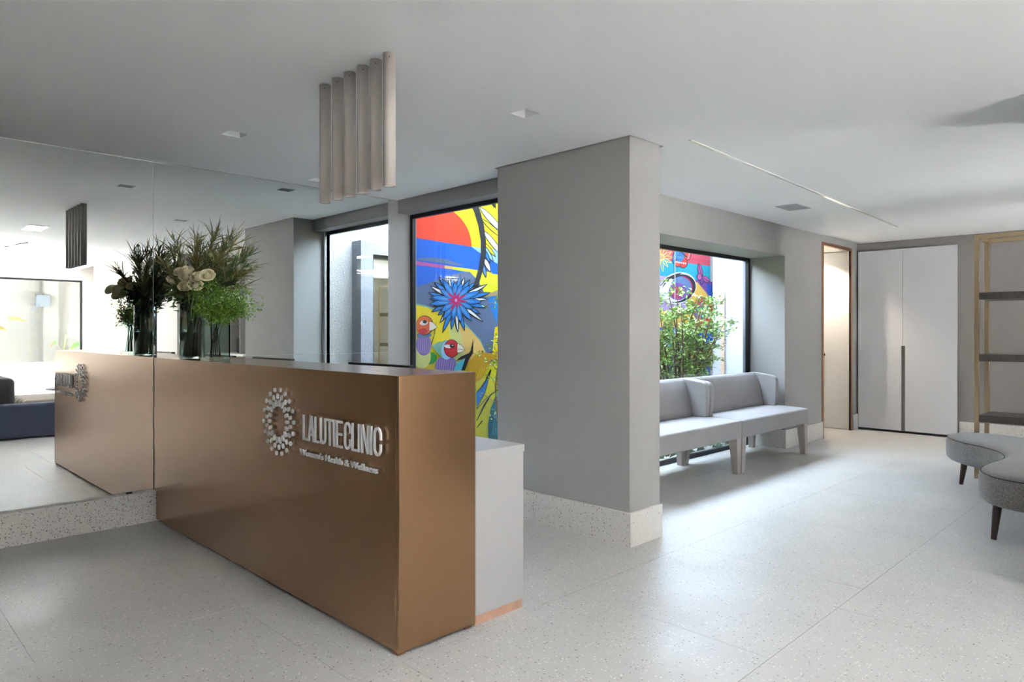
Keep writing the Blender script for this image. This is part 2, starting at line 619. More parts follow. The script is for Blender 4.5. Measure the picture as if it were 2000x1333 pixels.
# patio outside the two windows
MX = -5.32
mural_wall = MB().box(MX - .2, MX, 3.90, 9.72, -.3, PAR).build('wall_patio_far', M_STUCCO)
struct(mural_wall, 'patio wall carrying the colourful painted mural', 'wall')
struct(MB().box(MX, -4.2, 9.60, 9.72, -.3, PAR).box(-4.2, -3.65, 8.62, 8.74, -.3, PAR).box(-4.2, -4.1, 8.74, 9.60, -.3, PAR).build('wall_patio_end', M_PDOOR), 'white end wall of the planted patio', 'wall')
struct(MB().box(-5.33, -3.65, 3.885, 3.90, 2.375, PAR).box(-5.33, XM - .012, 3.90, 3.905, 0, 2.4).box(-3.67, -3.652, 3.81, WY0 - .02, 0, PAR).box(-3.67, -3.652, WY1 + .14, 8.62, 0, PAR).box(-3.67, -3.652, WY0 - .02, WY1 + .14, 2.30, PAR).build('wall_patio_near', M_STUCCO), 'rough pale stucco cladding on the patio side', 'wall')
box = MB().box(-3.85, -3.67, WY0 - .155, WY0, -.02, 2.30).box(-3.85, -3.76, WY1, WY1 + .15, -.02, 2.30).box(-3.85, -3.76, WY0, WY1, WZ, 2.30)
box.box(-3.76, -3.67, WY0, WY1, 2.30, 2.302)
struct(box.build('trim_1', M_STUCCO2), 'grey stucco surround boxed out around the patio window', 'trim')
struct(MB().box(MX, -3.67, 3.905, 9.6, -.3, -.03).build('floor_patio', M_SOIL), 'dark planted soil of the patio', 'ground')

# ------------------------------------------------------------------ skirtings
def skirting(name, x0, x1, y0, y1, label):
    return struct(MB().box(x0, x1, y0, y1, 0, BBH).build(name, M_BASE, bevel=.002), label, 'baseboard')


skirting('baseboard_left', XM - .012, -5.118, YN, 3.69, 'speckled terrazzo skirting under the mirror')
sk = MB()
sk.box(CX0 - .02, -3.262, CY0 - .02, CY0, 0, BBH).box(-3.26, CX1 + .02, CY0 - .02, CY0, 0, BBH)
sk.box(CX1, CX1 + .02, CY0, CY1, 0, BBH).box(CX0 - .02, CX0, CY0, 3.82, 0, BBH)
struct(sk.build('baseboard_pillar', M_BASE, bevel=.0015), 'speckled terrazzo skirting around the big pillar', 'baseboard')
sk = MB().box(XB, XB + .02, CY1, WY0, 0, BBH).box(XB, XB + .02, WY1, DY0 - .055, 0, BBH).box(-3.755, XB + .02, WY1 - .02, WY1, 0, BBH).box(XB, XB + .02, DY1 + .055, YC - .02, 0, BBH)
struct(sk.build('baseboard_right', M_BASE, bevel=.0015), 'speckled terrazzo skirting along the bench wall', 'baseboard')
skirting('baseboard_back', -2.16, XR, YC - .02, YC, 'speckled terrazzo skirting right of the cupboard doors')

# ------------------------------------------------------------------ windows
def frame_y(mb, x0, x1, z0, z1, y0, y1, w):
    mb.box(x0, x0 + w, y0, y1, z0, z1).box(x1 - w, x1, y0, y1, z0, z1).box(x0 + w, x1 - w, y0, y1, z1 - w, z1).box(x0 + w, x1 - w, y0, y1, z0, z0 + w)


def frame_x(mb, y0, y1, z0, z1, x0, x1, w):
    mb.box(x0, x1, y0, y0 + w, z0, z1).box(x0, x1, y1 - w, y1, z0, z1).box(x0, x1, y0 + w, y1 - w, z1 - w, z1).box(x0, x1, y0 + w, y1 - w, z0, z0 + w)


fm = MB()
frame_y(fm, XM - .01, CX0, 0, 2.375, 3.835, 3.872, .035)
w1 = struct(fm.build('window_1', M_BLACK), 'tall black framed window beside the mirror', 'window')
MB().box(XM + .02, CX0 - .03, 3.851, 3.857, .03, 2.345).build('pane', M_GLASS, w1)
fm = MB()
frame_x(fm, WY0, WY1, 0, WZ, -3.80, -3.76, .04)
w2 = struct(fm.build('window_2', M_BLACK), 'wide black framed window behind the benches', 'window')
MB().box(-3.783, -3.777, WY0 + .03, WY1 - .03, .03, WZ - .03).build('pane', M_GLASS, w2)
fm = MB()
frame_x(fm, 7.1, 8.4, 0, 2.1, XR + .05, XR + .09, .035)
w4 = struct(fm.build('added_window', M_BLACK), 'narrow black framed window added unseen at the right end to light the back area', 'window')  # unseen opening added to bring daylight onto the cupboards and bench wall
MB().box(XR + .067, XR + .073, 7.12, 8.38, .03, 2.08).build('pane', M_GLASS, w4)
struct(MB().box(XR + .15, 4.3, 6.0, YC, 2.62, 2.75).build('added_sunshade', M_WHITEW), 'white canopy added unseen to keep sun off the side window', 'canopy')  # unseen slab added to block direct sun through the side window
fm = MB()
frame_x(fm, GY0, GY1, 0, GZ, XE + .04, XE + .09, .035)
for yy in (2.1,):
    fm.box(XE + .04, XE + .09, yy - .02, yy + .02, .03, GZ - .03)
w3 = struct(fm.build('window_3', M_BLACK), 'big black framed courtyard window seen in the mirror', 'window')
for a, b in ((GY0, 2.1), (2.1, GY1)):
    MB().box(XE + .062, XE + .068, a + .02, b - .02, .03, GZ - .03).build('pane', M_GLASS, w3)

# ------------------------------------------------------------------ doorway to the lit lobby, cupboard doors
tr = MB().box(XB - .018, XB + .012, DY0 - .045, DY0, 0, DZ + .04).box(XB - .018, XB + .012, DY1, DY1 + .035, 0, DZ + .04).box(XB - .018, XB + .012, DY0, DY1, DZ, DZ + .04)
struct(tr.build('trim_2', M_COPPER, bevel=.002), 'coppery metal lining around the open doorway', 'trim')
struct(MB().box(-4.10, -3.372, 9.72, 9.76, 0, 2.5).box(-4.10, -4.06, 8.74, 9.72, 0, 2.5).box(-4.10, -3.65, 8.70, 8.74, 0, 2.5).box(-4.10, -3.372, 8.74, 9.72, 2.385, 2.45).box(-4.10, -3.79, 8.74, 9.72, -.02, 0).build('wall_lobby', M_WHITEW), 'white walls of the small lit lobby through the doorway', 'wall')
d1 = thing('lobby_door', (-3.74, 9.70, 0), 'flush white door with small black knob inside the copper doorway', 'door')
MB().box(-4.05, -3.375, 9.70, 9.7195, .006, 2.375).build('door_leaf', M_WHITEG, d1, bevel=.002)
MB().tube([(-3.70, 9.70, .996), (-3.70, 9.675, .996), (-3.70, 9.67, .996), (-3.70, 9.645, .996)], [.008, .008, .022, .022], 14).build('knob', M_DARK, d1)
lb = bpy.data.lights.new('lobby_downlight_beam', 'SPOT')
lb.energy = 18
lb.spot_size = math.radians(120)
lb.spot_blend = .6
lb.color = (1, .86, .72)
lb.shadow_soft_size = .03
dl = thing('lobby_downlight', (-3.72, 9.45, 2.385), 'small round downlight in the lobby ceiling', 'lamp')
MB().lathe([(.0, -.004), (.03, -.004), (.045, -.006), (.045, 0), (0, 0)], (-3.72, 9.45, 2.385), 20).build('ring', M_LAMPGLOW, dl)
lo = bpy.data.objects.new('lobby_downlight_beam', lb)
lo.parent = dl
lo.location = (0, 0, -.03)
COL.objects.link(lo)

cup = thing('cupboard_doors', (-2.77, YC - .03, 0), 'pair of tall pale grey cupboard doors in the back wall', 'cupboard')
for x0, x1, s in ((-3.325, -2.783, 1), (-2.779, -2.18, -1)):
    m = MB()
    if s > 0:
        pts = [(x0, .03), (x1 - .022, .03), (x1 - .022, 1.125), (x1, 1.125), (x1, 2.378), (x0, 2.378)]
    else:
        pts = [(x0 + .022, .03), (x1, .03), (x1, 2.378), (x0, 2.378), (x0, 1.125), (x0 + .022, 1.125)]
    m.prism(pts, 'y', YC - .03, YC - .005).build('door', M_DOORW, cup, bevel=.0015)
MB().box(-2.815, -2.745, YC - .006, YC - .001, .03, 1.13).build('pull_recess', M_WALLDK, cup)
MB().box(-3.33, -2.175, YC - .015, YC - .002, 0, .03).build('plinth', M_DARK, cup)

# ------------------------------------------------------------------ mirror wall
mir = thing('wall_mirror', (XM, 0, BBH), 'huge frameless wall mirror covering the left wall', 'mirror')
MB().box(XM - .010, XM, .45, 1.632, BBH + .002, 2.480).build('mirror_pane', M_MIRROR, mir)
MB().box(XM - .010, XM, 1.635, 3.585, 1.1225, 2.480).build('mirror_pane', M_MIRROR, mir)
MB().box(XM - .010, XM, 1.635, 3.585, BBH + .002, 1.1205).build('mirror_pane', M_MIRROR, mir)
MB().box(XM - .0115, XM - .0015, 1.6305, 1.6365, BBH, 2.481).box(XM - .0115, XM - .0015, 1.637, 3.587, 1.119, 1.124).build('seam', M_EDGE, mir)
MB().box(XM - .0105, XM + .004, .45, 3.585, 2.480, 2.4835).build('edge_trim', M_EDGE, mir)
cp = P(252, 968, X=XM + .004)
MB().box(XM, XM + .012, cp.y - .018, cp.y + .018, BBH, BBH + .012).build('clip', M_DARK, mir)

# ------------------------------------------------------------------ reception desk
DX0, DX1, DYF, DYB, DZT = -5.160, -2.283, 1.637, 2.047, 1.125
desk = thing('reception_desk', (-3.7, 1.84, 0), 'long bronze metal reception desk with raised white logo lettering', 'desk')
MB().box(DX0, DX1 - .020, DYF, DYF + .020, .014, DZT).build('front_panel', M_BRONZE, desk, bevel=.0012)
MB().box(DX1 - .0195, DX1, DYF, DYB, .014, DZT).build('end_panel', M_BRONZE, desk, bevel=.0018)
MB().box(DX0, DX1 - .020, DYF + .0205, DYB, DZT - .022, DZT).build('top_panel', M_BRONZE, desk, bevel=.0012)
MB().box(DX0, DX1 - .020, DYB - .02, DYB, .80, DZT - .0225).build('back_panel', M_BRONZE, desk)
for fx, fy in ((DX1 - .03, DYF + .022), (DX1 - .03, DYB - .03), (DX0 + .08, DYF + .03), (-3.7, DYF + .04)):
    MB().box(fx - .018, fx + .018, fy - .018, fy + .018, 0, .0138).build('foot', M_COPPER, desk)
# lettering
LY0, LY1 = DYF - .019, DYF - .012
LT = .0105


def arc(cx, cz, rx, rz, a0, a1, n=10):
    return [(cx + rx * math.cos(math.radians(a0 + (a1 - a0) * i / n)), cz + rz * math.sin(math.radians(a0 + (a1 - a0) * i / n))) for i in range(n + 1)]


def stroke(mb, pts, w, y0, y1):
    n = len(pts)
    L, Rr = [], []
    for i, p in enumerate(pts):
        a = Vector(pts[max(i - 1, 0)])
        b = Vector(pts[min(i + 1, n - 1)])
        p = Vector(p)
        if 0 < i < n - 1:
            d1_, d2_ = (p - a).normalized(), (b - p).normalized()
            t = (d1_ + d2_).normalized()
            nn = Vector((-t.y, t.x))
            k = w / 2 / max(.5, nn.dot(Vector((-d1_.y, d1_.x))))
        else:
            t = (b - a).normalized()
            nn = Vector((-t.y, t.x))
            k = w / 2
        L.append(p + nn * k)
        Rr.append(p - nn * k)
    for i in range(n - 1):
        mb.prism([tuple(L[i]), tuple(Rr[i]), tuple(Rr[i + 1]), tuple(L[i + 1])], 'y', y0, y1)


def letter(ch, x0, x1, z0, z1):
    w, h, t = x1 - x0, z1 - z0, LT
    i0, i1, j0, j1 = x0 + t / 2, x1 - t / 2, z0 + t / 2, z1 - t / 2
    S = []
    if ch == 'L':
        S = [[(i0, z1), (i0, j0), (x1, j0)]]
    elif ch == 'I':
        S = [[((x0 + x1) / 2, z1), ((x0 + x1) / 2, z0)]]
    elif ch == 'T':
        S = [[(x0, j1), (x1, j1)], [((x0 + x1) / 2, j1), ((x0 + x1) / 2, z0)]]
    elif ch == 'E':
        S = [[(x1, j1), (i0, j1), (i0, j0), (x1, j0)], [(i0, (z0 + z1) / 2), (x1 - .004, (z0 + z1) / 2)]]
    elif ch == 'A':
        c = (x0 + x1) / 2
        S = [[(i0, z0), (c - .003, z1)], [(c + .003, z1), (i1, z0)], [(i0 + .012, z0 + h * .27), (i1 - .012, z0 + h * .27)]]
    elif ch == 'N':
        S = [[(i0, z0), (i0, z1)], [(i0 + .003, z1), (i1 - .003, z0)], [(i1, z0), (i1, z1)]]
    elif ch == 'U':
        r_ = (i1 - i0) / 2
        S = [[(i0, z1)] + arc(i0 + r_, j0 + r_ * 1.3, r_, r_ * 1.3, 180, 360, 12) + [(i1, z1)]]
    elif ch == 'C':
        r_ = (i1 - i0) / 2
        S = [[(i1, j1 - r_ * 2.1)] + arc(i0 + r_, j1 - r_ * 1.3, r_, r_ * 1.3, 0, 180, 12) + arc(i0 + r_, j0 + r_ * 1.3, r_, r_ * 1.3, 180, 360, 12) + [(i1, j0 + r_ * 2.1)]]
    mb = MB()
    for s in S:
        stroke(mb, s, t, LY0, LY1)
    o = mb.build('letter', M_LETTER, desk)
    return o


for ch, a, b in (('L', 590, 600.2), ('A', 600.6, 611.8), ('L', 613, 623.4), ('U', 623.8, 634.6), ('T', 636, 648.4), ('I', 649.2, 652.4), ('E', 655, 666.8),
                 ('C', 671, 683.4), ('L', 685.4, 696.8), ('I', 697.8, 701.0), ('N', 704.2, 718.6), ('I', 721.6, 724.6), ('C', 728.4, 743.2)):
    letter(ch, P(a, 840, Y=DYF - .02).x, P(b, 840, Y=DYF - .02).x, .790, .910)
cu = bpy.data.curves.new('tagline', 'FONT')
cu.body = "Women's Health & Wellness"
cu.size = .04
cu.extrude = .004
tmp = bpy.data.objects.new('tagline', cu)
COL.objects.link(tmp)
dg = bpy.context.evaluated_depsgraph_get()
me = bpy.data.meshes.new_from_object(tmp.evaluated_get(dg))
bpy.data.objects.remove(tmp)
txs = [v.co.x for v in me.vertices]
tw0, tw1 = min(txs), max(txs)
X0t, X1t = -3.062, -2.412
sx = (X1t - X0t) / (tw1 - tw0)
for v in me.vertices:
    x, y, z = v.co
    v.co = (X0t + (x - tw0) * sx + 3.7, (LY0 + LY1) / 2 - z - 1.84, .717 + y * 1.03)
me.materials.clear()
me.materials.append(M_LETTER)
tl_o = bpy.data.objects.new('tagline_lettering', me)
COL.objects.link(tl_o)
tl_o.parent = desk
tl_o['kind'] = 'stuff'
# emblem: three rings of eighteen petals
EXc, EZc = -3.285, .853
for ring, (rad, lr, lt) in enumerate(((.093, .0175, .0095), (.127, .0135, .0098), (.160, .0112, .0105))):
    for k in range(18):
        th = 2 * math.pi * (k + (.5 if ring == 1 else 0)) / 18 + .06
        c, s = math.cos(th), math.sin(th)
        pts = []
        for q in range(12):
            a = 2 * math.pi * q / 12
            u = lr * math.copysign(abs(math.cos(a)) ** .75, math.cos(a))
            w_ = lt * math.copysign(abs(math.sin(a)) ** .75, math.sin(a))
            pts.append((EXc + (rad + u) * c - w_ * s, EZc + (rad + u) * s + w_ * c))
        MB().prism(pts, 'y', LY0, LY1).build('emblem_petal', M_LETTER, desk)

# white work counter behind the desk
ctr = thing('work_counter', (-3.7, 2.2, 0), 'low white work counter tucked behind the bronze desk', 'counter')
MB().box(DX0, -2.288, DYB + .004, 2.362, .737, .771).build('worktop', M_LAM, ctr, bevel=.0012)
MB().box(-2.316, -2.290, DYB + .004, 2.356, .042, .7365).build('end_panel', M_LAM, ctr, bevel=.001)
MB().box(DX0, -2.318, 2.336, 2.356, .042, .7365).build('back_panel', M_LAM, ctr)
MB().box(DX0, -2.294, DYB + .006, 2.350, 0, .0418).build('plinth', M_PLINTH, ctr)
for x0, x1, lab in ((-3.676, -3.06, 'black monitor peeking over the desk near its outer end'), (-4.99, -4.40, 'black monitor peeking over the desk beside the flower vases')):
    ztop = P((691 + 810) / 2 if x0 > -4 else 540, 711.3 if x0 > -4 else 699.8, Y=2.27).z
    c = (x0 + x1) / 2
    mo = thing('monitor', (c, 2.22, .771), lab, 'monitor', 'monitors on the work counter')
    MB().box(x0, x1, 2.26, 2.292, ztop - .36, ztop).build('housing', M_DARK, mo, bevel=.004)
    MB().box(x0 + .01, x1 - .01, 2.292, 2.295, ztop - .34, ztop - .012).build('screen', M_SCREEN, mo)
    MB().box(c - .03, c + .03, 2.20, 2.262, .78, ztop - .12).build('stand', M_DARK, mo, bevel=.004)
    MB().box(c - .12, c + .12, 2.12, 2.32, .771, .781).build('base', M_DARK, mo, bevel=.004)

# ------------------------------------------------------------------ pendant tubes
order = ('first and nearest', 'second', 'third', 'fourth', 'fifth', 'sixth and farthest')
PX = (-2.467, -2.568, -2.670, -2.778, -2.884, -2.999)
for k, x in enumerate(PX):
    y, r_, z0, z1 = 1.719, .0272, 1.923, H
    t = thing('tube_pendant', (x, y, z1), f'{order[k]} of six taupe ceiling tubes in a row above the desk', 'lamp', 'tube lamps above the desk')
    MB().lathe([(r_ - .004, z0 + .03), (r_ - .004, z0), (r_, z0), (r_, z1), (r_ - .003, z1 - .0005)], (x, y, 0), 32).build('tube', M_PEND, t)
    MB().lathe([(0, z0 + .008), (r_ - .009, z0 + .008), (r_ - .004, z0 + .004)], (x, y, 0), 24).build('lens', M_LENS, t)
    a = math.radians(-35)
    MB().tube([(x + .0265 * math.cos(a), y + .0265 * math.sin(a), z1 - .022), (x + .0285 * math.cos(a), y + .0285 * math.sin(a), z1 - .022)], .0022, 8).build('screw', M_DARK, t)

# recessed square spots
slabels = ('recessed square ceiling spot in front of the pillar', 'recessed square ceiling spot above the flowers', 'recessed square ceiling spot close to the mirror corner')
for (x, y), lab in zip(spots, slabels):
    t = thing('recessed_spot', (x, y, H), lab, 'lamp', 'recessed ceiling spots')
    a, b, z1 = SP, .032, H + .07
    MB().add([(x + sx_ * a, y + sy * a, H) for sx_, sy in ((-1, -1), (1, -1), (1, 1), (-1, 1))] + [(x + sx_ * b, y + sy * b, z1) for sx_, sy in ((-1, -1), (1, -1), (1, 1), (-1, 1))],
             [(0, 1, 5, 4), (1, 2, 6, 5), (2, 3, 7, 6), (3, 0, 4, 7), (4, 5, 6, 7)]).build('reflector', M_CEIL, t)
    MB().lathe([(0, z1 - .004), (.024, z1 - .004), (.026, z1 - .001)], (x, y, 0), 16).build('lens', M_LENS, t)
# linear slot, vent, lit panel
a, b = Vector((-2.262, 3.80, H)), Vector((-2.47, 8.58, H))
s = (b - a).normalized().cross(Vector((0, 0, 1))) * .013
ls = MB().add([a - s, a + s, b + s, b - s, a - s - Vector((0, 0, .004)), a + s - Vector((0, 0, .004)), b + s - Vector((0, 0, .004)), b - s - Vector((0, 0, .004))],
              [(0, 1, 2, 3), (7, 6, 5, 4), (0, 4, 5, 1), (1, 5, 6, 2), (2, 6, 7, 3), (3, 7, 4, 0)]).build('linear_light', M_LENS, None, (-2.36, 6.2, H))
tag(ls, 'long thin white linear light strip in the ceiling', 'lamp')
vt = thing('ceiling_vent', (-2.78, 6.53, H), 'small grey square vent in the ceiling above the benches', 'vent')
MB().box(-2.885, -2.675, 6.37, 6.69, H - .006, H).build('frame', M_VENT, vt, bevel=.002)
for k in range(7):
    yy = 6.40 + k * .04
    MB().box(-2.87, -2.69, yy, yy + .018, H - .009, H - .0062).build('slat', M_VENT, vt)
pl = thing('ceiling_panel_light', (-.95, 1.72, H), 'bright rectangular ceiling panel light seen in the mirror', 'lamp')
MB().box(-1.16, -.72, 1.62, 1.82, H - .008, H).build('frame', M_CEIL, pl)
MB().box(-1.145, -.735, 1.635, 1.805, H - .011, H - .0082).build('diffuser', M_PANELGLOW, pl)
dp = tag(MB().box(1.15, 4.4, -2.2, 2.14, 2.375, 2.43).build('hanging_ceiling_panel', M_CEIL, None, (2.8, 0, 2.43)), 'white dropped ceiling panel seen in the mirror, with added uplight strips on top', 'ceiling panel')
for k, (x, y) in enumerate(((1.4, 1.9), (4.1, 1.9), (1.4, -1.9), (4.1, -1.9))):
    MB().tube([(x, y, 2.43), (x, y, H)], .006, 6).build('hanger_rod', M_VENT, dp)
MB().box(1.17, 1.21, -2.1, 2.1, 2.4305, 2.436).build('added_uplight_strip', M_UPLIGHT, dp)  # hidden uplight strips, added to lift the ceiling brightness
MB().box(1.25, 4.3, 2.08, 2.12, 2.4305, 2.436).build('added_uplight_strip', M_UPLIGHT, dp)
cb = MB().tube([(.85, 1.55, H - .01), (.9, 1.62, H - .05), (.8, 1.74, H - .06), (.7, 1.86, H - .02), (.62, 1.93, H - .008)], .006, 6).build('loose_cable', M_DARK, None, (.85, 1.55, H))
tag(cb, 'thin loose dark cable dangling from the ceiling in the mirror', 'cable')

# ------------------------------------------------------------------ upholstered benches in the window niche
def bench(y0, y1, label):
    t = thing('wing_bench', (-3.35, (y0 + y1) / 2, 0), label, 'bench', 'wing benches in the window niche')
    xf, xk = -3.03, -3.69
    sp = [(xk, .33), (xf, .325), (xf, .478), (xf - .012, .488), (-3.30, .497), (xk, .492)]
    MB().prism(sp, 'y', y0 + .003, y1 - .003).build('seat', M_BENCH, t, bevel=.008)
    bp = [(-3.50, .49), (-3.505, .56), (-3.525, .66), (-3.555, .76), (-3.585, .825), (-3.605, .846), (-3.63, .853), (-3.66, .846), (-3.68, .82), (-3.69, .70), (-3.69, .49)]
    MB().prism(bp, 'y', y0 + .074, y1 - .074, smooth=True).build('backrest', M_BENCH, t)
    wp = [(-3.69, .492), (-3.362, .492), (-3.352, .62), (-3.350, .745), (-3.356, .785), (-3.375, .812), (-3.405, .826), (-3.50, .838), (-3.60, .853), (-3.65, .853), (-3.68, .84), (-3.69, .80)]
    for a_, b_ in ((y0 + .004, y0 + .071), (y1 - .071, y1 - .004)):
        w_ = MB().prism(wp, 'y', a_, b_).build('wing', M_BENCH, t, bevel=.012, seg=3)
        for p in w_.data.polygons:
            p.use_smooth = len(p.vertices) == 4
    for lx, ly, dx, dy in ((xf - .045, y1 - .05, 0, .012), (xf - .045, y0 + .05, 0, -.012), (xk + .05, y1 - .05, 0, .01), (xk + .05, y0 + .05, 0, -.01)):
        a_, b_ = .043, .027
        sgn = 1 if lx > -3.3 else -1
        tp = [(lx - a_, ly - a_), (lx + a_, ly - a_), (lx + a_, ly + a_), (lx - a_, ly + a_)]
        cx_, cy_ = lx + sgn * (a_ - b_) * .6, ly + math.copysign(a_ - b_, dy)
        bt = [(cx_ - b_, cy_ - b_), (cx_ + b_, cy_ - b_), (cx_ + b_, cy_ + b_), (cx_ - b_, cy_ + b_)]
        MB().add([(*p, 0) for p in bt] + [(*p, .328) for p in tp], [(3, 2, 1, 0), (4, 5, 6, 7), (0, 1, 5, 4), (1, 2, 6, 5), (2, 3, 7, 6), (3, 0, 4, 7)]).build('leg', M_BENCHLEG, t, bevel=.004)
    return t


bench(6.005, 7.495, 'pale grey winged bench at the right end of the window niche')
bench(4.510, 6.000, 'pale grey winged bench half hidden behind the big pillar')

# ------------------------------------------------------------------ brass shelf unit
sh = thing('brass_shelf_unit', (-.6, 7.49, 0), 'tall open brass framed shelf unit with dark shelves', 'shelf')
SX0, SX1, SY0, SY1, ST, TW = -1.475, .45, 7.268, 7.70, 2.165, .036
for x in (SX0, SX1 - TW):
    for y in (SY0, SY1 - TW):
        MB().box(x, x + TW, y, y + TW, 0, ST).build('post', M_BRASS, sh, bevel=.002)
    for z in (0, ST - TW):
        MB().box(x, x + TW, SY0 + TW, SY1 - TW, z, z + TW).build('side_rail', M_BRASS, sh, bevel=.002)
for y in (SY0, SY1 - TW):
    for z in (0, ST - TW):
        MB().box(SX0 + TW, SX1 - TW, y, y + TW, z, z + TW).build('long_rail', M_BRASS, sh, bevel=.002)
for z in (.505, 1.045, 1.590):
    MB().box(SX0 + TW + .001, SX1 - TW - .001, SY0 + .004, SY1 - .004, z, z + .062).build('shelf_board', M_SHELF, sh, bevel=.002)

# ------------------------------------------------------------------ curvy ottoman
def catmull(pts, n=8):
    out = []
    N = len(pts)
    for i in range(N):
        p0, p1, p2, p3 = (Vector(pts[(i + k) % N]) for k in (-1, 0, 1, 2))
        for k in range(n):
            t = k / n
            out.append(.5 * ((2 * p1) + (p2 - p0) * t + (2 * p0 - 5 * p1 + 4 * p2 - p3) * t * t + (3 * p1 - p0 - 3 * p2 + p3) * t ** 3))
    return out


ot = thing('curved_ottoman', (-.85, 6.1, 0), 'grey fabric ottoman of wavy outline on dark tapered legs', 'ottoman')
outl = catmull([(-1.61, 6.98), (-1.56, 6.76), (-1.42, 6.56), (-1.24, 6.40), (-1.10, 6.20), (-1.04, 5.94), (-1.07, 5.62), (-1.06, 5.34), (-.94, 5.12), (-.72, 5.03), (-.42, 5.05), (-.2, 5.25), (-.14, 5.6), (-.24, 6.1), (-.48, 6.6), (-.86, 7.0), (-1.2, 7.2), (-1.48, 7.18)])
N = len(outl)
nrm = []
for i in range(N):
    t = outl[(i + 1) % N] - outl[i - 1]
    nrm.append(Vector((t.y, -t.x)).normalized())
area = sum(outl[i].x * outl[(i + 1) % N].y - outl[(i + 1) % N].x * outl[i].y for i in range(N))
sg = -1 if area > 0 else 1
mb = MB()
rings = [(.06, .222), (.022, .226), (.004, .245), (0, .29), (.0, .365), (.006, .392), (.02, .410), (.045, .421), (.09, .427), (.15, .430)]
vs_, fs = [], []
for ins, z in rings:
    for i in range(N):
        p = outl[i] + nrm[i] * sg * ins
        vs_.append((p.x, p.y, z))
for k in range(len(rings) - 1):
    for i in range(N):
        a_, b_ = k * N + i, k * N + (i + 1) % N
        fs.append((a_, b_, b_ + N, a_ + N))
mb.add(vs_, fs, 0, True)
mb.add([vs_[(len(rings) - 1) * N + i] for i in range(N)], [tuple(range(N))], 0, True)
mb.add([vs_[i] for i in range(N)], [tuple(range(N))[::-1]], 0, False)
mb.build('cushion', M_VELVET, ot)
MB().tube([(*(outl[i % N] + nrm[i % N] * sg * .012), .404) for i in range(N + 1)], .0045, 6, caps=False).build('piping', M_PIPING, ot)
for lx, ly in ((-1.47, 6.88), (-.945, 5.25), (-.30, 5.30), (-.52, 6.40), (-1.12, 7.08)):
    c = Vector((-.75, 6.1))
    d = (Vector((lx, ly)) - c).normalized()
    MB().tube([(lx - d.x * .02, ly - d.y * .02, .232), (lx, ly, .16), (lx + d.x * .025, ly + d.y * .025, .06), (lx + d.x * .04, ly + d.y * .04, 0)], [.027, .024, .019, .015], 12).build('leg', M_WALNUT, ot)

# ------------------------------------------------------------------ painted mural on the patio wall
PAINT = {}
PCOL = dict(yellow=(255, 226, 0), red=(250, 62, 20), blue=(0, 98, 214), lblue=(160, 206, 236), slate=(98, 116, 152), pink=(196, 84, 156), paley=(226, 224, 130), peach=(250, 202, 110),
            black=(22, 22, 26), white=(246, 246, 246), petal=(14, 128, 214), petal2=(90, 150, 206), magenta=(196, 10, 96), orange=(232, 104, 34), purple=(134, 110, 178), lilac=(196, 160, 214),
            beak=(250, 236, 216), bred=(206, 34, 44), green=(0, 152, 42), mint=(130, 186, 166), gold=(214, 160, 12), cyan=(86, 196, 214), tealdk=(0, 104, 112), bright=(240, 232, 24), tan=(190, 160, 112),
            crimson=(206, 62, 84), teal=(0, 164, 186), violet=(126, 70, 158), sand=(246, 196, 84), bluedk=(20, 80, 190), eyeblue=(96, 128, 172), redor=(226, 52, 30), leafgreen=(60, 170, 90))
PN = list(PCOL)
for n_ in PN:
    PAINT[n_] = painted('mural_paint_' + n_, tuple(v * .72 for v in PCOL[n_]), .7, .04, 4, 0, .2)
mu = MB()
LAY = [0]


def wallpt(p):
    q = P(p[0], p[1], X=MX)
    return (MX + .002 + LAY[0] * .00007, q.y, q.z)


def mp(col, *pts):
    LAY[0] += 1
    mu.add([wallpt(p) for p in pts], [tuple(range(len(pts)))[::-1]], PN.index(col))


def ms(col, w, *pts):
    """painted line of px width w"""
    LAY[0] += 1
    ws_ = w if isinstance(w, (list, tuple)) else [w] * len(pts)
    n = len(pts)
    L, Q = [], []
    for i in range(n):
        a, b = Vector(pts[max(i - 1, 0)]), Vector(pts[min(i + 1, n - 1)])
        t = (b - a).normalized()
        nn = Vector((-t.y, t.x)) * ws_[i] / 2
        L.append(Vector(pts[i]) + nn)
        Q.append(Vector(pts[i]) - nn)
    for i in range(n - 1):
        mu.add([wallpt(q) for q in (L[i], L[i + 1], Q[i + 1], Q[i])], [(3, 2, 1, 0)], PN.index(col))


def ell(cx, cy, rx, ry, n=24, rot=0, a0=0, a1=360):
    c, s = math.cos(math.radians(rot)), math.sin(math.radians(rot))
    out = []
    for k in range(n):
        a = math.radians(a0 + (a1 - a0) * k / (n if a1 - a0 == 360 else n - 1))
        x, y = rx * math.cos(a), ry * math.sin(a)
        out.append((cx + x * c - y * s, cy + x * s + y * c))
    return out


def petal(cx, cy, ang, l0, l1, w, n=6):
    """pointed petal outline from radius l0 to l1 in direction ang (degrees, y down)"""
    c, s = math.cos(math.radians(ang)), math.sin(math.radians(ang))
    up, dn = [], []
    for k in range(n + 1):
        t = k / n
        r_ = l0 + (l1 - l0) * t
        ww = w * (math.sin(math.pi * min(1, t * .9 + .08)) ** .8) * .5 if 0 < t < 1 else 0
        up.append((cx + r_ * c - ww * s, cy + r_ * s + ww * c))
        dn.append((cx + r_ * c + ww * s, cy + r_ * s - ww * c))
    return up + dn[-2:0:-1]


def wallrect(col, y0, y1, z0, z1):
    LAY[0] += 1
    x = MX + .002 + LAY[0] * .00007
    mu.add([(x, y0, z0), (x, y1, z0), (x, y1, z1), (x, y0, z1)], [(0, 1, 2, 3)], PN.index(col))


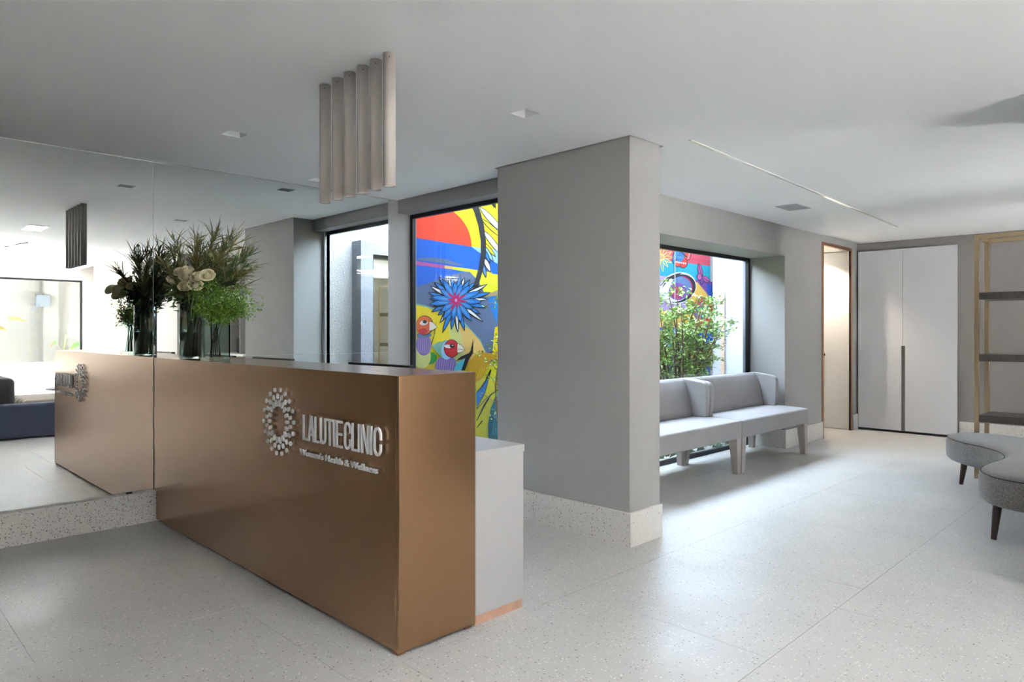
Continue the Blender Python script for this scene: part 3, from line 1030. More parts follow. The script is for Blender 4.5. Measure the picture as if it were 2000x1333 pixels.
# left part, seen through the tall window
wallrect('yellow', 3.93, 6.2, -.05, PAR - .02)
mp('red', *ell(838, 482, 83, 83, 40))
mp('blue', (800, 463), (920, 482), (942, 498), (986, 518), (986, 545), (940, 531), (800, 560))
mp('lblue', (920, 482), (943, 485), (986, 490), (986, 524), (943, 499))
mp('blue', (800, 515), (930, 532), (860, 545), (800, 566))
mp('slate', *([(814, 508)] + [(816 + 88 * k / 10, 508 - 9 * math.sin(math.pi * min(1, k / 10 * .85 + .12)) + 11 * k / 10) for k in range(11)] + [(902, 520)]))
mp('pink', (800, 508), (868, 518.5), (868, 524.5), (800, 517))
mp('peach', (868, 518.5), (884, 521), (884, 526.5), (868, 524.5))
mp('bright', (884, 521), (960, 532), (960, 540), (884, 526.5))
mp('slate', (800, 566), (848, 549), (900, 532), (918, 531), (935, 550), (952, 582), (986, 640), (986, 700), (940, 720), (900, 660), (800, 620))
mp('bright', (916, 530), (986, 538), (986, 566), (949, 580), (934, 549))
mp('tan', (949, 577), (986, 560), (986, 578), (951, 580))
mp('petal', (951, 580), (986, 576), (986, 640), (970, 640))
mp('mint', (800, 590), (828, 596), (862, 608), (905, 628), (938, 664), (952, 694), (946, 700), (900, 650), (800, 604))
mp('yellow', (800, 593), (832, 600), (858, 612), (876, 640), (880, 668), (870, 720), (800, 720))
mp('paley', (864, 612), (896, 628), (914, 650), (922, 690), (900, 730), (862, 730), (880, 668), (876, 640))
mp('peach', (896, 636), (916, 642), (938, 668), (953, 700), (958, 760), (930, 790), (915, 735), (908, 690))
mp('slate', (905, 626), (940, 610), (986, 640), (986, 688), (952, 696), (938, 664))
mp('yellow', (966, 640), (990, 630), (990, 740), (960, 700))
mp('bright', (930, 742), (960, 706), (990, 700), (990, 900), (900, 900), (915, 800))
# dark curved trunk and feathers
tr_ = [(921, 392), (931, 412), (939, 440), (943.5, 470), (943.5, 498), (939, 524), (932, 548), (925, 575)]
feath = [((936, 404), (984, 456), 10, 'white'), ((940, 428), (986, 468), 7, 'bright'), ((943, 450), (982, 500), 9, 'white'), ((944, 474), (966, 500), 5, 'bright'), ((944, 480), (962, 510), 6, 'lblue'),
         ((944, 486), (956, 512), 5, 'petal'), ((945, 504), (957, 530), 7, 'white'), ((942, 514), (948, 540), 5, 'petal2'), ((958, 388), (966, 404), 5, 'black')]
for (ax, ay), (bx, by), w_, c_ in feath:
    ang = math.degrees(math.atan2(by - ay, bx - ax))
    ln = math.hypot(bx - ax, by - ay)
    mp('black', *petal(ax, ay, ang, -2, ln + 4, w_ + 3))
    mp(c_, *petal(ax, ay, ang, 2, ln, w_))
ms('black', [13, 12, 11, 10, 10, 9, 9, 10], *tr_)
# cornflower
FC = (889, 587)
mr = random.Random(3)
for k in range(26):
    a = k * 360 / 26 + mr.uniform(-4, 4)
    L_ = mr.uniform(44, 58) * (1.18 if 60 < a % 360 < 120 or 330 < a % 360 or a % 360 < 40 else .95)
    mp('black', *petal(*FC, a, 6, L_ + 4, 10))
    mp('petal' if k % 3 else 'white', *petal(*FC, a, 6, L_, 7 if k % 3 else 5))
for k in range(15):
    a = k * 24 + mr.uniform(-5, 5)
    L_ = mr.uniform(34, 50)
    mp('black', *petal(*FC, a, 4, L_ + 2, 12))
    mp('petal', *petal(*FC, a, 4, L_, 10))
    mp('petal2', *petal(*FC, a, 8, L_ * .72, 4))
for k in range(10):
    mp('magenta', *petal(*FC, k * 36 + 8, 0, 17 + 6 * (k % 3 == 0), 4.5))
mp('magenta', *ell(*FC, 5, 6))
mp('lilac', *ell(*FC, 2.4, 3.2))
# green leaf, branch
mp('green', *ell(838, 700, 14, 12, 20, -10))
mp('mint', (842, 676), (856, 668), (868, 668), (868, 700), (856, 694))
# first bird
mp('black', (846, 655), (851, 622), (848, 652), (842, 672), (834, 690))
mp('paley', *ell(822, 696, 18, 24))
mp('purple', *ell(826, 674, 15, 21))
for k in range(7):
    ms('lilac', .9, (815 + 4 * k, 660), (816 + 3.6 * k, 690))
mp('eyeblue', *ell(827, 655, 14, 5))
mp('black', *ell(828, 636, 17, 19.5))
mp('orange', *ell(827.5, 636, 16, 18.2))
mp('bred', *ell(824, 648, 9, 6))
mp('beak', (837, 628), (844, 630), (852.5, 639), (844, 645), (837, 647))
ms('black', .8, (837, 628), (844, 630), (852.5, 639), (844, 645), (837, 647))
mp('white', *ell(826, 631, 8, 4.6, 16, -10))
mp('black', *ell(828, 629, 4, 3.4))
# second bird
mp('purple', *ell(869, 713, 21, 19, 24, -30))
for k in range(8):
    ms('lilac', .9, (853 + 4.6 * k, 702), (851 + 4.2 * k, 724))
mp('mint', *ell(866, 682, 9, 18, 20, 12))
mp('lblue', *ell(872, 684, 12, 19, 24, 8))
mp('black', *ell(880, 681, 15, 17.8))
mp('bred', *ell(880, 681, 14, 16.6))
mp('beak', (892, 671), (899, 674), (907, 684), (898, 689), (891, 689.5))
ms('black', .8, (892, 671), (899, 674), (907, 684), (898, 689), (891, 689.5), (893, 682), (907, 684))
mp('white', *ell(873, 677, 7.5, 3.4, 16, 8))
mp('black', *ell(881, 676, 4.6, 3.6))
mp('white', *ell(882, 675, 1.2, 1))
# branches, gold leaf and lower leaves
mp('cyan', (884, 724), (890, 710), (908, 700), (906, 724))
mp('black', (888, 706), (898, 697), (914, 690), (917, 686), (923, 661), (922, 690), (914, 702), (906, 724), (899, 724), (907, 700))
mp('gold', (910, 724), (914, 708), (926, 694), (944, 688), (962, 692), (956, 706), (950, 722), (940, 740), (926, 748), (918, 742))
mp('gold', (955, 700), (966, 690), (986, 688), (986, 702), (964, 708))
for k in range(4):
    ms('bright', .9, (930 + 5 * k, 738 - 3 * k), (936 + 5 * k, 722 - 3 * k))
ms('black', [2, 4, 4, 3, 2], (928, 768), (938, 758), (947, 745), (953, 730), (957, 722))
mp('petal', (928, 768), (940, 757), (950, 742), (951, 748), (944, 768), (929, 795))
ms('black', 1.4, (929, 798), (946, 765), (953, 738), (957, 724))
ms('black', [1.5, 3.5, 3, 1], (929, 822), (944, 792), (956, 772), (970, 761))
ms('black', 1.2, (929, 800), (948, 778), (970, 762))
mp('tealdk', (952, 862), (951, 830), (956, 800), (966, 772), (986, 750), (986, 862))
mp('cyan', (966, 772), (986, 745), (986, 770), (971, 786))
for k in range(4):
    ms('teal', 1.4, (960 + 4 * k, 850), (966 + 4 * k, 790))
ms('black', [1, 2.5, 1], (929, 836), (940, 822), (931, 832))

LAY[0] = 2
# middle part, hidden by the pillar from here: plain bands going on
for col, z0, z1 in (('bluedk', 2.62, PAR - .02), ('crimson', 2.30, 2.62), ('teal', 1.99, 2.30), ('lilac', 1.6, 1.99), ('sand', .9, 1.6), ('bluedk', -.05, .9)):
    wallrect(col, 6.2, 9.53, z0, z1)
mp('blue', *[(1215 + 34 * math.cos(a / 10 * 6.283), 620 + 70 * math.sin(a / 10 * 6.283)) for a in range(10)])
# right part, seen behind the patio tree
mp('lilac', (1262, 535), (1330, 545), (1330, 585), (1262, 575))
mp('violet', (1346, 545), (1391, 551), (1391, 590), (1362, 575))
mp('sand', (1342, 580), (1350, 549), (1362, 552), (1379, 572), (1391, 592), (1391, 640), (1340, 640))
mp('bluedk', (1380, 553), (1391, 560), (1391, 584), (1380, 572))
# yellow line flower
for k in range(13):
    a = k * 360 / 13
    mp('sand', *petal(1291, 503, a, 3, 24 + 5 * (60 < a < 130), 6))
    mp('crimson' if 180 < a < 360 or a < 20 else 'teal', *petal(1291, 503, a, 6, 21 + 5 * (60 < a < 130), 3))
mp('tan', *ell(1291, 503, 3, 4))
# blue butterfly
for cx_, cy_, rx_, ry_, rot_, c_ in ((1325, 497, 9, 20, 24, 'petal'), (1337, 492, 10, 9, -20, 'petal'), (1342, 499, 6, 10, 10, 'redor'), (1333, 513, 8, 10, -15, 'redor'), (1324, 514, 6, 7, 20, 'redor')):
    mp('black', *ell(cx_, cy_, rx_ + 1.4, ry_ + 1.4, 20, rot_))
    mp(c_, *ell(cx_, cy_, rx_, ry_, 20, rot_))
mp('petal', *ell(1329, 500, 7, 13, 18, 20))
for k in range(5):
    ms('black', .8, (1330, 489), (1319 + 5 * k, 508 + (k % 2)))
for k in range(6):
    mp('white', *ell(1320 + 3.6 * k, 512 + .6 * k, 1.1, 1.8, 8))
ms('black', 2.4, (1327, 489), (1337, 499), (1341, 503))
for k in range(5):
    mp('white', *ell(1344.5 + 1.2 * math.sin(k), 489 + 4 * k, .9, 1.2, 8))
# violet butterfly
for cx_, cy_, rx_, ry_, rot_, c_ in ((1367, 530, 3.6, 14, -12, 'pink'), (1366, 541, 5, 6, 0, 'pink'), (1378, 546, 8, 4, 38, 'pink'), (1370, 550, 2.6, 5, 0, 'violet')):
    mp('black', *ell(cx_, cy_, rx_ + 1.1, ry_ + 1.1, 18, rot_))
    mp(c_, *ell(cx_, cy_, rx_, ry_, 18, rot_))
ms('black', 1.2, (1364, 517), (1370, 541), (1384, 551))
# big painted eye
mp('white', *ell(1323, 563, 37, 30, 30, -22))
mp('black', *ell(1325, 564, 34, 27, 30, -22))
mp('white', *ell(1320, 567, 30, 22, 30, -22))
mp('eyeblue', *ell(1330, 562, 22, 22, 30, -10))
ms('magenta', 2.2, *ell(1330, 562, 21, 21, 16, 0, -80, 60))
mp('violet', *ell(1323, 570, 18, 17))
mp('magenta', *ell(1322, 572, 12, 12))
ms('black', [1, 3, 3, 2], (1286, 562), (1302, 544), (1318, 537), (1330, 534))
# red disc with grey thistle
mp('redor', *ell(1370, 612, 21, 30))
for k in range(22):
    mp('eyeblue' if k % 2 else 'slate', *petal(1369, 610, k * 360 / 22, 2, 18 + 4 * (k % 3), 3))
mp('blue', (1340, 652), (1391, 632), (1391, 690), (1340, 690))
mp('sand', (1372, 700), (1391, 664), (1391, 690), (1380, 705))
mp('bluedk', (1262, 640), (1346, 640), (1346, 760), (1262, 760))
mp('petal', (1300, 640), (1335, 655), (1330, 700), (1305, 690))
mp('leafgreen', *ell(1362, 730, 22, 14))
mp('white', (1316.4, 470), (1317.8, 470), (1317.8, 700), (1316.4, 700))
mural = mu.build('mural', [PAINT[n_] for n_ in PN], None, (MX, 6.7, -.05))
tag(mural, 'colourful painted mural with sun, birds, blue flower and butterflies', 'mural')

# white patio door with long wooden pull
pdoor = thing('patio_door', (-4.82, 9.57, 0), 'white patio door with a long pale wooden pull bar', 'door')
MB().box(-5.29, -4.34, 9.555, 9.597, .0, 2.75).build('door_leaf', M_PDOOR, pdoor, bevel=.002)
hx = P(1412, 600, Y=9.50).x
MB().box(hx - .028, hx + .028, 9.47, 9.50, .30, P(1412, 566, Y=9.47).z).build('pull_bar', M_WOODH, pdoor, bevel=.003)
for z in (.5, 1.7):
    MB().box(hx - .012, hx + .012, 9.50, 9.5548, z - .012, z + .012).build('standoff', M_WOODH, pdoor)

# ------------------------------------------------------------------ patio planting
def tree(name, base, crown, rad, nstem, nleaf, lsize, label, seed, lmat=M_TREELEAF):
    rr = random.Random(seed)
    t = thing(name, base, label, 'tree')
    tk, lf = MB(), MB()
    b = Vector(base)
    c = Vector(crown)
    tips = []
    for k in range(nstem):
        a = rr.uniform(0, 6.283)
        q = math.sqrt(rr.random())
        tgt = c + Vector((rad[0] * q * math.cos(a), rad[1] * q * math.sin(a), rad[2] * rr.uniform(-.55, .95) * (1 - .5 * q)))
        st = b + Vector((rr.uniform(-.05, .05), rr.uniform(-.05, .05), 0))
        pts = []
        bow = Vector((rr.uniform(-.08, .08), rr.uniform(-.08, .08), 0))
        for i in range(7):
            s_ = i / 6
            pts.append(st.lerp(tgt, s_) + bow * math.sin(math.pi * s_) + Vector((0, 0, .10 * math.sin(math.pi * s_))))
        tk.tube(pts, [.014 * (1 - .8 * i / 6) + .002 for i in range(7)], 6)
        for i in range(2, 7):
            for _ in range(3):
                d = Vector((rr.gauss(0, 1), rr.gauss(0, 1), rr.uniform(-.3, .9))).normalized()
                e = pts[i] + d * rr.uniform(.10, .24)
                tk.tube([pts[i], pts[i].lerp(e, .5) + Vector((0, 0, .015)), e], [.004, .003, .0015], 4, caps=False)
                tips.append((pts[i], e))
    for _ in range(nleaf):
        p0, p1 = rr.choice(tips)
        p = p0.lerp(p1, rr.uniform(.2, 1.1)) + Vector((rr.gauss(0, .018), rr.gauss(0, .018), rr.gauss(0, .018)))
        d = (p1 - p0).normalized() + Vector((rr.gauss(0, .8), rr.gauss(0, .8), rr.gauss(-.1, .6)))
        nn = Vector((rr.gauss(0, .6), rr.gauss(0, .6), 1))
        lf.leaf(p, d, nn, lsize * rr.uniform(.7, 1.3), lsize * .5 * rr.uniform(.8, 1.2), 0, rr.uniform(-.1, .3))
    tk.build('trunk', M_BARK, t)
    fo = lf.build('foliage', lmat, t)
    fo['kind'] = 'stuff'
    return t


tree('patio_tree', (-4.42, 7.15, -.03), (-4.46, 7.12, 1.36), (.52, .72, .70), 34, 9500, .050, 'leafy multi stemmed young tree in the patio behind the benches', 11)
tree('patio_shrub', (-4.72, 4.72, -.03), (-4.80, 4.80, 1.30), (.16, .18, .80), 7, 520, .045, 'thin sparse shrub in the patio just left of the pillar', 5)
rr = random.Random(21)
gl = ('leftmost low leafy plant under the bench window', 'second low leafy plant along the bench window', 'third low leafy plant along the bench window', 'fourth low leafy plant along the bench window',
      'fifth low leafy plant along the bench window', 'sixth low leafy plant along the bench window', 'seventh low leafy plant along the bench window', 'rightmost low leafy plant under the bench window')
for k in range(8):
    bx_, by_ = -4.02 + rr.uniform(-.05, .04), 5.35 + k * .30
    t = thing('groundcover_plant', (bx_, by_, -.03), gl[k], 'plant', 'low plants along the patio window')
    m = MB()
    for _ in range(34):
        a = rr.uniform(0, 6.283)
        d = Vector((math.cos(a), math.sin(a), rr.uniform(.3, 1.6)))
        m.leaf(Vector((bx_, by_, -.03)) + d * rr.uniform(.02, .10), d, Vector((0, 0, 1)), rr.uniform(.09, .17), rr.uniform(.03, .055), 0, .3)
    m.build('leaves', M_GROUNDLEAF, t)['kind'] = 'stuff'

# ------------------------------------------------------------------ flowers on the desk
VA, VB = Vector((-4.70, 1.725, DZT)), Vector((-4.335, 1.728, DZT))
RIGHT = Vector((ca, sa, 0))
AWAY = Vector((-sa, ca, 0))


def vase_round(c, r_, h, wl, label):
    t = thing('glass_vase', tuple(c), label, 'vase')
    MB().lathe([(0, 0.0005), (r_ - .004, .0005), (r_, .006), (r_, h - .003), (r_ - .002, h), (r_ - .005, h - .003), (r_ - .006, .022), (r_ - .012, .016), (0, .015)], c, 40).build('glass', M_VASE, t)
    MB().lathe([(0, .0165), (r_ - .014, .0175), (r_ - .0068, .024), (r_ - .0066, wl), (0, wl)], c, 40).build('water', M_WATER, t)
    return t


def vase_square(c, a, h, label):
    t = thing('glass_vase', tuple(c), label, 'vase')
    yaw = math.radians(8)
    cc, ss = math.cos(yaw), math.sin(yaw)
    m = MB()
    rings_ = [(a, .0005), (a, h), (a - .006, h), (a - .006, .02)]
    vs2, fs2 = [], []
    for r_, z in rings_:
        for sx_, sy in ((-1, -1), (1, -1), (1, 1), (-1, 1)):
            x, y = sx_ * r_, sy * r_
            vs2.append((c.x + x * cc - y * ss, c.y + x * ss + y * cc, c.z + z))
    for k in range(3):
        for i in range(4):
            fs2.append((k * 4 + i, k * 4 + (i + 1) % 4, (k + 1) * 4 + (i + 1) % 4, (k + 1) * 4 + i))
    fs2 += [(3, 2, 1, 0), (12, 13, 14, 15)]
    m.add(vs2, fs2).build('glass', M_VASE, t)
    return t


vase_round(VA, .078, .400, .17, 'tall round clear glass vase holding roses and grasses')
vase_square(VB, .062, .265, 'short square clear glass vase holding fern fronds')
fr = random.Random(4)


def stem_path(base, mouth, tip, n=8, sag=.0):
    out = []
    for i in range(n + 1):
        t = i / n
        p = base * (1 - t) ** 2 + mouth * 2 * t * (1 - t) + tip * t * t
        p = p + Vector((0, 0, -sag * t * t))
        out.append(p)
    return out


def in_vase(c, r_, z):
    a = fr.uniform(0, 6.283)
    q = r_ * math.sqrt(fr.random())
    return c + Vector((q * math.cos(a), q * math.sin(a), z))


# wispy grass sprays: tips given as offset right of the vase, height above desk, depth
spr = [(-.16, .72, .05), (-.08, .76, -.05), (-.12, .62, -.16), (0, .74, .16), (.03, .79, 0), (.09, .75, -.12), (.13, .83, .06), (.17, .80, -.05), (.21, .82, .12), (.26, .78, 0), (.30, .74, -.10),
       (.33, .72, .10), (.37, .68, 0), (.36, .60, .08), (.35, .54, -.06), (.30, .62, .16), (.32, .48, .05), (-.18, .55, .12), (.02, .66, .22), (.18, .68, .20), (.22, .66, -.14), (.28, .50, -.08)]
for k, (dr, dz, dd) in enumerate(spr):
    tip = VA + RIGHT * dr + AWAY * dd * .8 + Vector((0, 0, dz))
    if tip.x < XM + .06:
        tip.x = XM + .06
    mouth = VA + Vector((fr.uniform(-.03, .03), fr.uniform(-.03, .03), .42))
    base = in_vase(VA, .045, .025)
    t = thing('grass_spray', tuple(base), 'wispy olive brown grass spray in the tall vase', 'grass', 'grass sprays in the tall vase')
    path = stem_path(base, mouth, tip, 10)
    MB().tube(path, [.0028 - .0018 * i / 10 for i in range(11)], 5).build('stem', M_STEMBR if k % 3 == 0 else M_STEM, t)
    m = MB()
    for q in range(130):
        u = fr.uniform(.46, 1.0) * 10
        i = min(9, int(u))
        p = path[i].lerp(path[i + 1], u - i)
        d = (path[i + 1] - path[i]).normalized()
        side = Vector((fr.gauss(0, 1), fr.gauss(0, 1), fr.gauss(0, .7)))
        dirv = (d * 1.25 + side * .5).normalized()
        ln = fr.uniform(.05, .12)
        curl = Vector((fr.gauss(0, 1), fr.gauss(0, 1), fr.gauss(-.1, .8))) * ln * .35
        if (p + dirv * ln).x < XM + .02 or p.x < XM + .03:
            continue
        sv = dirv.cross(Vector((fr.gauss(0, 1), fr.gauss(0, 1), fr.gauss(0, 1)))).normalized()
        m.strip([p, p + dirv * ln * .4 + curl * .15, p + dirv * ln * .75 + curl * .55, p + dirv * ln + curl], [.0016, .0030, .0024, .0004], sv)
    nd = m.build('needles', M_NEEDLE if k % 3 else M_DKLEAF, t)
    nd['kind'] = 'stuff'
# dark leaves filling the heart of the bouquet
for k in range(9):
    dr, dz, dd = fr.uniform(-.14, .20), fr.uniform(.42, .58), fr.uniform(-.10, .14)
    tip = VA + RIGHT * dr + AWAY * dd + Vector((0, 0, dz))
    base = in_vase(VA, .045, .025)
    t = thing('leafy_stem', tuple(base), 'dark green leafy stem deep inside the tall vase bouquet', 'leaf', 'leafy stems in the tall vase')
    path = stem_path(base, VA + Vector((0, 0, .40)), tip, 8)
    MB().tube(path, .003, 5).build('stem', M_STEM, t)
    m = MB()
    for q in range(46):
        i = fr.randint(4, 7)
        p = path[i].lerp(path[i + 1], fr.random()) + Vector((fr.gauss(0, .02), fr.gauss(0, .02), fr.gauss(0, .02)))
        d = Vector((fr.gauss(0, 1), fr.gauss(0, 1), fr.gauss(.1, .7)))
        m.leaf(p, d, Vector((fr.gauss(0, 1), fr.gauss(0, 1), 1)), fr.uniform(.04, .075), fr.uniform(.018, .032), 0, .25)
    m.build('leaves', M_DKLEAF, t)['kind'] = 'stuff'
# hanging leafy twig on the left side
# roses
rp = [(339, 548, 'leftmost cream rose of the cluster'), (349, 531, 'small cream rose at the upper left of the cluster'), (364, 529, 'cream rose at the top of the cluster'), (363, 540, 'cream rose just below the topmost one'),
      (385, 541, 'cream rose right of the cluster centre'), (362, 559, 'lowest cream rose of the cluster'), (382, 557, 'cream rose at the lower right of the cluster'), (405, 538, 'rightmost cream rose of the cluster')]
for px_, py_, lab in rp:
    c = P(px_, py_, Y=1.625)
    base = in_vase(VA, .04, .03)
    t = thing('cream_rose', tuple(base), lab, 'flower', 'cream roses in the tall vase')
    MB().tube(stem_path(base, VA + Vector((0, -.02, .40)), c + Vector((0, .01, -.02)), 8), .0028, 6).build('stem', M_STEM, t)
    ax = (Vector((0, 0, EYE)) - c).normalized() * .75 + Vector((fr.uniform(-.4, .4), fr.uniform(-.3, .3), fr.uniform(.5, .9)))
    ax.normalize()
    e1 = ax.orthogonal().normalized()
    e2 = ax.cross(e1)
    sc_ = .036 if 'small' not in lab else .027
    m = MB()
    for ring, (n_, rad_, hh, flare) in enumerate(((3, .42, .78, 0), (4, .62, .68, .05), (5, .84, .52, .16), (5, 1.0, .30, .32))):
        for q in range(n_):
            a0 = 2 * math.pi * (q + .37 * ring) / n_ + fr.uniform(-.15, .15)
            wv, wf = [], []
            cols, rows = 6, 6
            for i in range(rows):
                ti = i / (rows - 1)
                for j in range(cols):
                    tj = (j / (cols - 1) - .5) * 2
                    aa = a0 + tj * (math.pi / n_) * 1.3 * (1 - .25 * ti ** 4)
                    fl = flare * max(0, ti - .55) / .45
                    rr_ = rad_ * math.sin(math.pi / 2 * min(1, .12 + ti * 1.5)) ** .8 + fl
                    hz = -.62 + (hh + .62) * ti - .14 * tj * tj * ti - fl * .55 * ti
                    wv.append(c + (e1 * math.cos(aa) + e2 * math.sin(aa)) * rr_ * sc_ + ax * hz * sc_)
            for i in range(rows - 1):
                for j in range(cols - 1):
                    wf.append((i * cols + j, i * cols + j + 1, (i + 1) * cols + j + 1, (i + 1) * cols + j))
            m.add(wv, wf, 0, True)
    m.lathe([(.0005, -.4 * sc_), (.22 * sc_, -.1 * sc_), (.28 * sc_, .2 * sc_), (.2 * sc_, .45 * sc_), (.0005, .55 * sc_)], c + ax * sc_ * .1, 12, 0)
    m.lathe([(0, -.008), (.009, -.006), (.012, .003), (.005, .008)], c - ax * sc_ * .62, 10, 1)
    m.build('bloom', [M_ROSE, M_STEM], t)
# globe heads
tp = [(331, 461, .02, 'globe flower standing highest at the left of the bouquet'), (381, 500, -.07, 'globe flower above the cream roses'), (373, 516, -.09, 'small globe flower right over the topmost roses'), (418, 501, -.08, 'globe flower above the rightmost rose'),
      (430, 468, .05, 'globe flower near the top of the grasses'), (461, 500, .0, 'globe flower at the right side of the grasses'), (485, 521, .06, 'outermost globe flower at the right edge of the bouquet')]
for px_, py_, dd, lab in tp:
    c = P(px_, py_, Y=VA.y) if False else None
    rr_ = (px_ - 372.0) * 4.55 / FPX
    zz = EYE + (HOR - py_) * 4.55 / FPX
    c = Vector((VA.x, VA.y, 0)) + RIGHT * rr_ + AWAY * dd
    c.z = zz
    base = in_vase(VA, .04, .03)
    t = thing('globe_flower', tuple(base), lab, 'flower', 'globe flowers in the tall vase')
    MB().tube(stem_path(base, VA + Vector((0, 0, .41)), c, 8), .0022, 5).build('stem', M_STEM, t)
    m = MB().lathe([(.001, -.0125), (.008, -.010), (.0125, 0), (.009, .009), (.001, .0125)], c, 12)
    for _ in range(40):
        d = Vector((fr.gauss(0, 1), fr.gauss(0, 1), fr.gauss(0, 1))).normalized()
        m.leaf(c + d * .010, d, Vector((0, 0, 1)), .007, .004)
    m.build('globe', M_THIST, t)
# fern fronds in the short vase
fronds = [(-.10, .44, -.05, .00), (-.07, .36, .03, .04), (-.05, .50, .05, .0), (.02, .40, -.08, .05), (.05, .44, .06, .0), (.09, .38, -.04, .08), (.12, .44, .05, .03), (.15, .40, 0, .06), (.19, .46, .03, .02), (.22, .36, -.03, .06), (.24, .44, .05, .08), (.06, .34, -.10, .08), (-.11, .38, .06, .06)]
for k, (dr, dz, dd, sag) in enumerate(fronds):
    tip = VB + RIGHT * dr + AWAY * dd + Vector((0, 0, dz))
    base = in_vase(VB, .035, .024)
    t = thing('fern_frond', tuple(base), 'bright green feathery fern frond in the short square vase', 'fern', 'fern fronds in the short vase')
    path = stem_path(base, VB + Vector((fr.uniform(-.02, .02), 0, .36)), tip, 10, sag)
    MB().tube(path, [.0024 - .0014 * i / 10 for i in range(11)], 5).build('stem', M_STEMBR, t)
    m = MB()
    for q in range(330):
        u = min(9.99, fr.uniform(.55, 1.0) * 10)
        i = int(u)
        p = path[i].lerp(path[i + 1], u - i)
        off = Vector((fr.gauss(0, 1), fr.gauss(0, 1), fr.gauss(-.3, .8)))
        p = p + off * .026
        m.leaf(p, off + Vector((fr.gauss(0, .6), fr.gauss(0, .6), fr.gauss(0, .6))), Vector((fr.gauss(0, 1), fr.gauss(0, 1), 1)), fr.uniform(.010, .018), fr.uniform(.009, .014))
    m.build('leaflets', M_FERN, t)['kind'] = 'stuff'

# ------------------------------------------------------------------ lounge side seen in the mirror
sf = thing('lounge_sofa', (.45, 1.7, 0), 'low navy lounge sofa with channelled seat seen in the mirror', 'sofa')
MB().box(-.19, -.02, .9, 2.55, .02, .43).build('side_panel', M_NAVY, sf, bevel=.03, seg=4)
MB().box(-.015, 1.0, .9, 2.50, .04, .30).build('base', M_NAVY, sf, bevel=.02, seg=3)
for k in range(5):
    MB().box(0.0 + k * .2, .195 + k * .2, 1.78, 2.48, .30, .455).build('seat_channel', M_TAUPEF, sf, bevel=.045, seg=4)
MB().box(.02, .98, .92, 1.70, .30, .74).build('back_cushion', M_GREYF, sf, bevel=.07, seg=5)
for x in (-.15, .9):
    for y in (1.0, 2.4):
        MB().box(x, x + .05, y, y + .05, 0, .0395 if x > 0 else .02).build('foot', M_DARK, sf)
st = thing('round_side_table', (1.62, 2.62, 0), 'small round dark topped side table beyond the lounge sofa', 'table')
MB().lathe([(0, .455), (.29, .455), (.30, .463), (.30, .47), (.29, .478), (0, .478)], (1.62, 2.62, 0), 36).build('top', M_SHELF, st)
for k in range(3):
    a = k * 2.094 + .4
    MB().tube([(1.62 + .12 * math.cos(a), 2.62 + .12 * math.sin(a), .455), (1.62 + .2 * math.cos(a), 2.62 + .2 * math.sin(a), 0)], .011, 10).build('leg', M_BROWNP, st)
# coffee nook
nk = thing('coffee_cabinet', (0, 4.5, 0), 'grey coffee nook cabinet with counter seen far off in the mirror', 'cabinet')
MB().box(-.62, .62, 4.30, 4.80, .06, .945).build('base_cabinet', M_WALLDK, nk)
MB().box(-.62, .62, 4.26, 4.80, .95, .985).build('counter', M_WHITEG, nk, bevel=.002)
MB().box(-.60, .60, 4.28, 4.78, 0, .058).build('plinth', M_DARK, nk)
MB().box(-.62, -.60, 4.22, 4.80, .99, 2.395).build('side_panel', M_WALL, nk)
MB().box(-.598, .62, 4.775, 4.795, .99, 1.79).build('back_panel', M_WALLDK, nk)
MB().box(-.598, .62, 4.30, 4.772, 1.80, 1.84).build('shelf', M_WHITEG, nk)
for x0 in (-.598, -.19, .218):
    MB().box(x0, x0 + .40, 4.31, 4.33, 1.845, 2.39).build('upper_door', M_WALL, nk, bevel=.002)
cmn = thing('coffee_machine', (-.23, 4.52, .985), 'black coffee machine on the nook counter in the mirror', 'machine')
MB().box(-.40, -.06, 4.40, 4.66, .986, 1.24).build('body', M_DARK, cmn, bevel=.03, seg=3)
MB().tube([(-.36, 4.5, 1.235), (-.32, 4.5, 1.29), (-.23, 4.5, 1.305), (-.15, 4.5, 1.29), (-.12, 4.5, 1.235)], .011, 8).build('handle', M_DARK, cmn)
tag(MB().box(-.14, -.06, 4.56, 4.68, 1.245, 1.33).build('white_box', M_WHITEG, None, (-.1, 4.62, 1.245), bevel=.003), 'small white box on top of the black coffee machine', 'box')
# recessed brown door and frosted panel on the opposite wall
MB_ = thing('brown_door', (3.48, 4.2, 0), 'brown lacquered door in a recess seen in the mirror', 'door')
MB().box(3.06, 3.90, 4.19, 4.24, 0, 2.60).build('door_leaf', M_BROWNP, MB_)
fp = thing('frosted_panel', (2.54, 3.79, 1.16), 'pale frosted glass panel on the white wall in the mirror', 'panel')
MB().box(2.22, 2.87, 3.785, 3.7985, 1.166, 1.90).build('glass', M_FROST, fp, bevel=.003)

# ------------------------------------------------------------------ courtyard beyond the big window
struct(MB().box(XE + .14, 9.2, -5, 10.4, -.3, -.02).box(XR + .15, XE + .14, 4.95, 10.4, -.3, -.02).build('floor_courtyard', M_PAVE), 'pale sunlit paving of the courtyard in the mirror', 'ground')
struct(MB().box(8.0, 8.2, -5, 10.4, -.02, 2.7).box(7.86, 8.0, 3.50, 3.78, -.02, 2.7).build('wall_courtyard', M_CONC), 'grey rendered courtyard wall with a pilaster in the mirror', 'wall')
struct(MB().box(XR + .15, 8.0, 10.2, 10.4, -.02, 3.0).build('wall_courtyard_end', M_CONC), 'rendered side wall of the courtyard', 'wall')
struct(MB().box(XE + .14, 8.0, 2.45, 6.6, 2.72, 2.85).build('added_courtyard_shade', M_CONC), 'concrete canopy added out of view to shade the mirrored part of the courtyard', 'canopy')  # slab added to keep the mirrored stretch of courtyard out of the sun
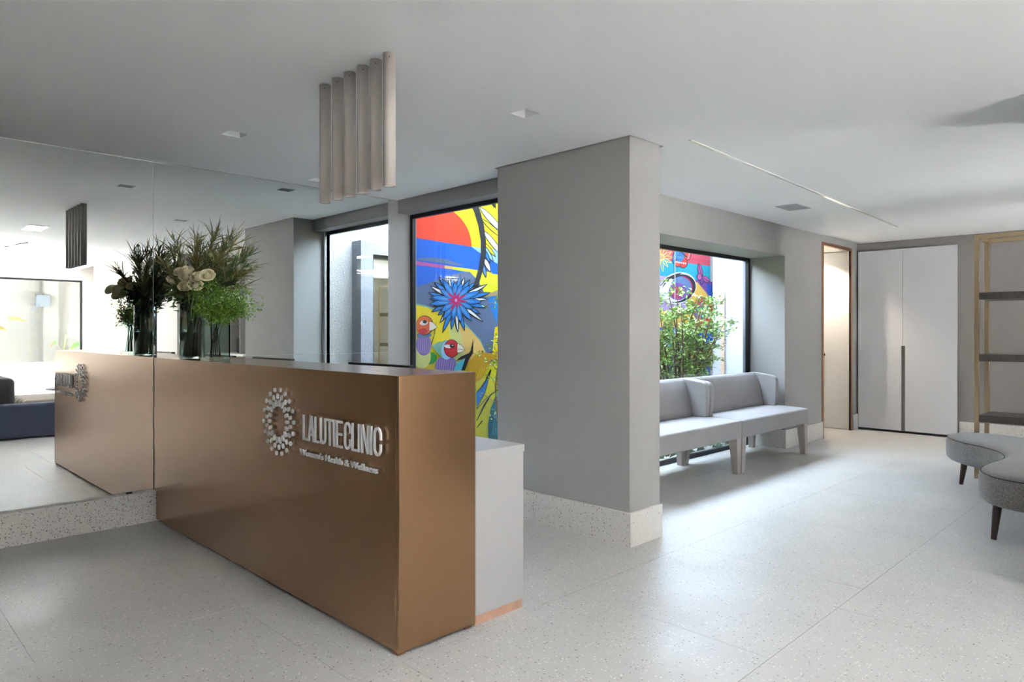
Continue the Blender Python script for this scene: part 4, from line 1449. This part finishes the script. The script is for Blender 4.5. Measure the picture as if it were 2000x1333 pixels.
bl = P(85, 588, X=-10.25 - 7.84)
tag(MB().box(7.78, 7.858, bl.y - .13, bl.y + .13, bl.z - .13, bl.z + .13).build('wall_lamp', M_BOXLAMP, None, (7.82, bl.y, bl.z), bevel=.005), 'square grey lamp on the courtyard pilaster in the mirror', 'lamp')
ob = thing('outdoor_bench', (5.95, 2.6, -.02), 'long white courtyard bench glowing in the sun in the mirror', 'bench')
MB().box(5.62, 6.20, .6, 4.6, -.02, .30).build('seat', M_WHITEG, ob, bevel=.02, seg=3)
MB().box(6.02, 6.26, .6, 4.6, .302, .70).build('backrest', M_WHITEG, ob, bevel=.04, seg=4)
br = random.Random(9)


def banana(base, leaves, label):
    t = thing('banana_plant', base, label, 'plant')
    b = Vector(base)
    MB().tube([b, b + Vector((0, 0, .35)), b + Vector((0, 0, .7))], [.05, .045, .03], 10).build('stem', M_BANANA, t)
    for dy, dz, dx, w_ in leaves:
        p0 = b + Vector((0, 0, .65))
        tip = b + Vector((dx, dy, dz))
        ctl = b + Vector((dx * .4, dy * .45, max(dz, .65) + .32))
        sv = Vector((dx, dy, 0)).cross(Vector((0, 0, 1)))
        sv = sv.normalized() if sv.length > 1e-3 else Vector((0, 1, 0))
        sv = (sv + Vector((0, 0, .6))).normalized()
        pts, wid = [], []
        for i in range(13):
            u = i / 12
            pts.append(p0 * (1 - u) ** 2 + ctl * 2 * u * (1 - u) + tip * u * u)
            wid.append(.012 if u < .22 else w_ * math.sin(math.pi * min(.97, (u - .2) / .8 * .93 + .07)) ** .7)
        m = MB()
        m.strip(pts[:11], wid[:11], sv, 0)
        m.strip(pts[10:], wid[10:], sv, 1)
        m.build('leaf', [M_BANANA, M_BANTIP], t)


banana((7.45, 2.15, -.02), [(-.35, 1.75, -.1, .16), (.62, 1.35, .0, .13), (.95, 1.55, .05, .11), (-.5, 1.3, .1, .12)], 'broad leaved banana plant behind the courtyard bench at the mirror edge')
banana((7.35, 3.75, -.02), [(.1, 1.15, 0, .08), (.5, .95, .05, .08), (-.2, 1.0, .1, .07)], 'small banana plant behind the courtyard bench near the window edge')
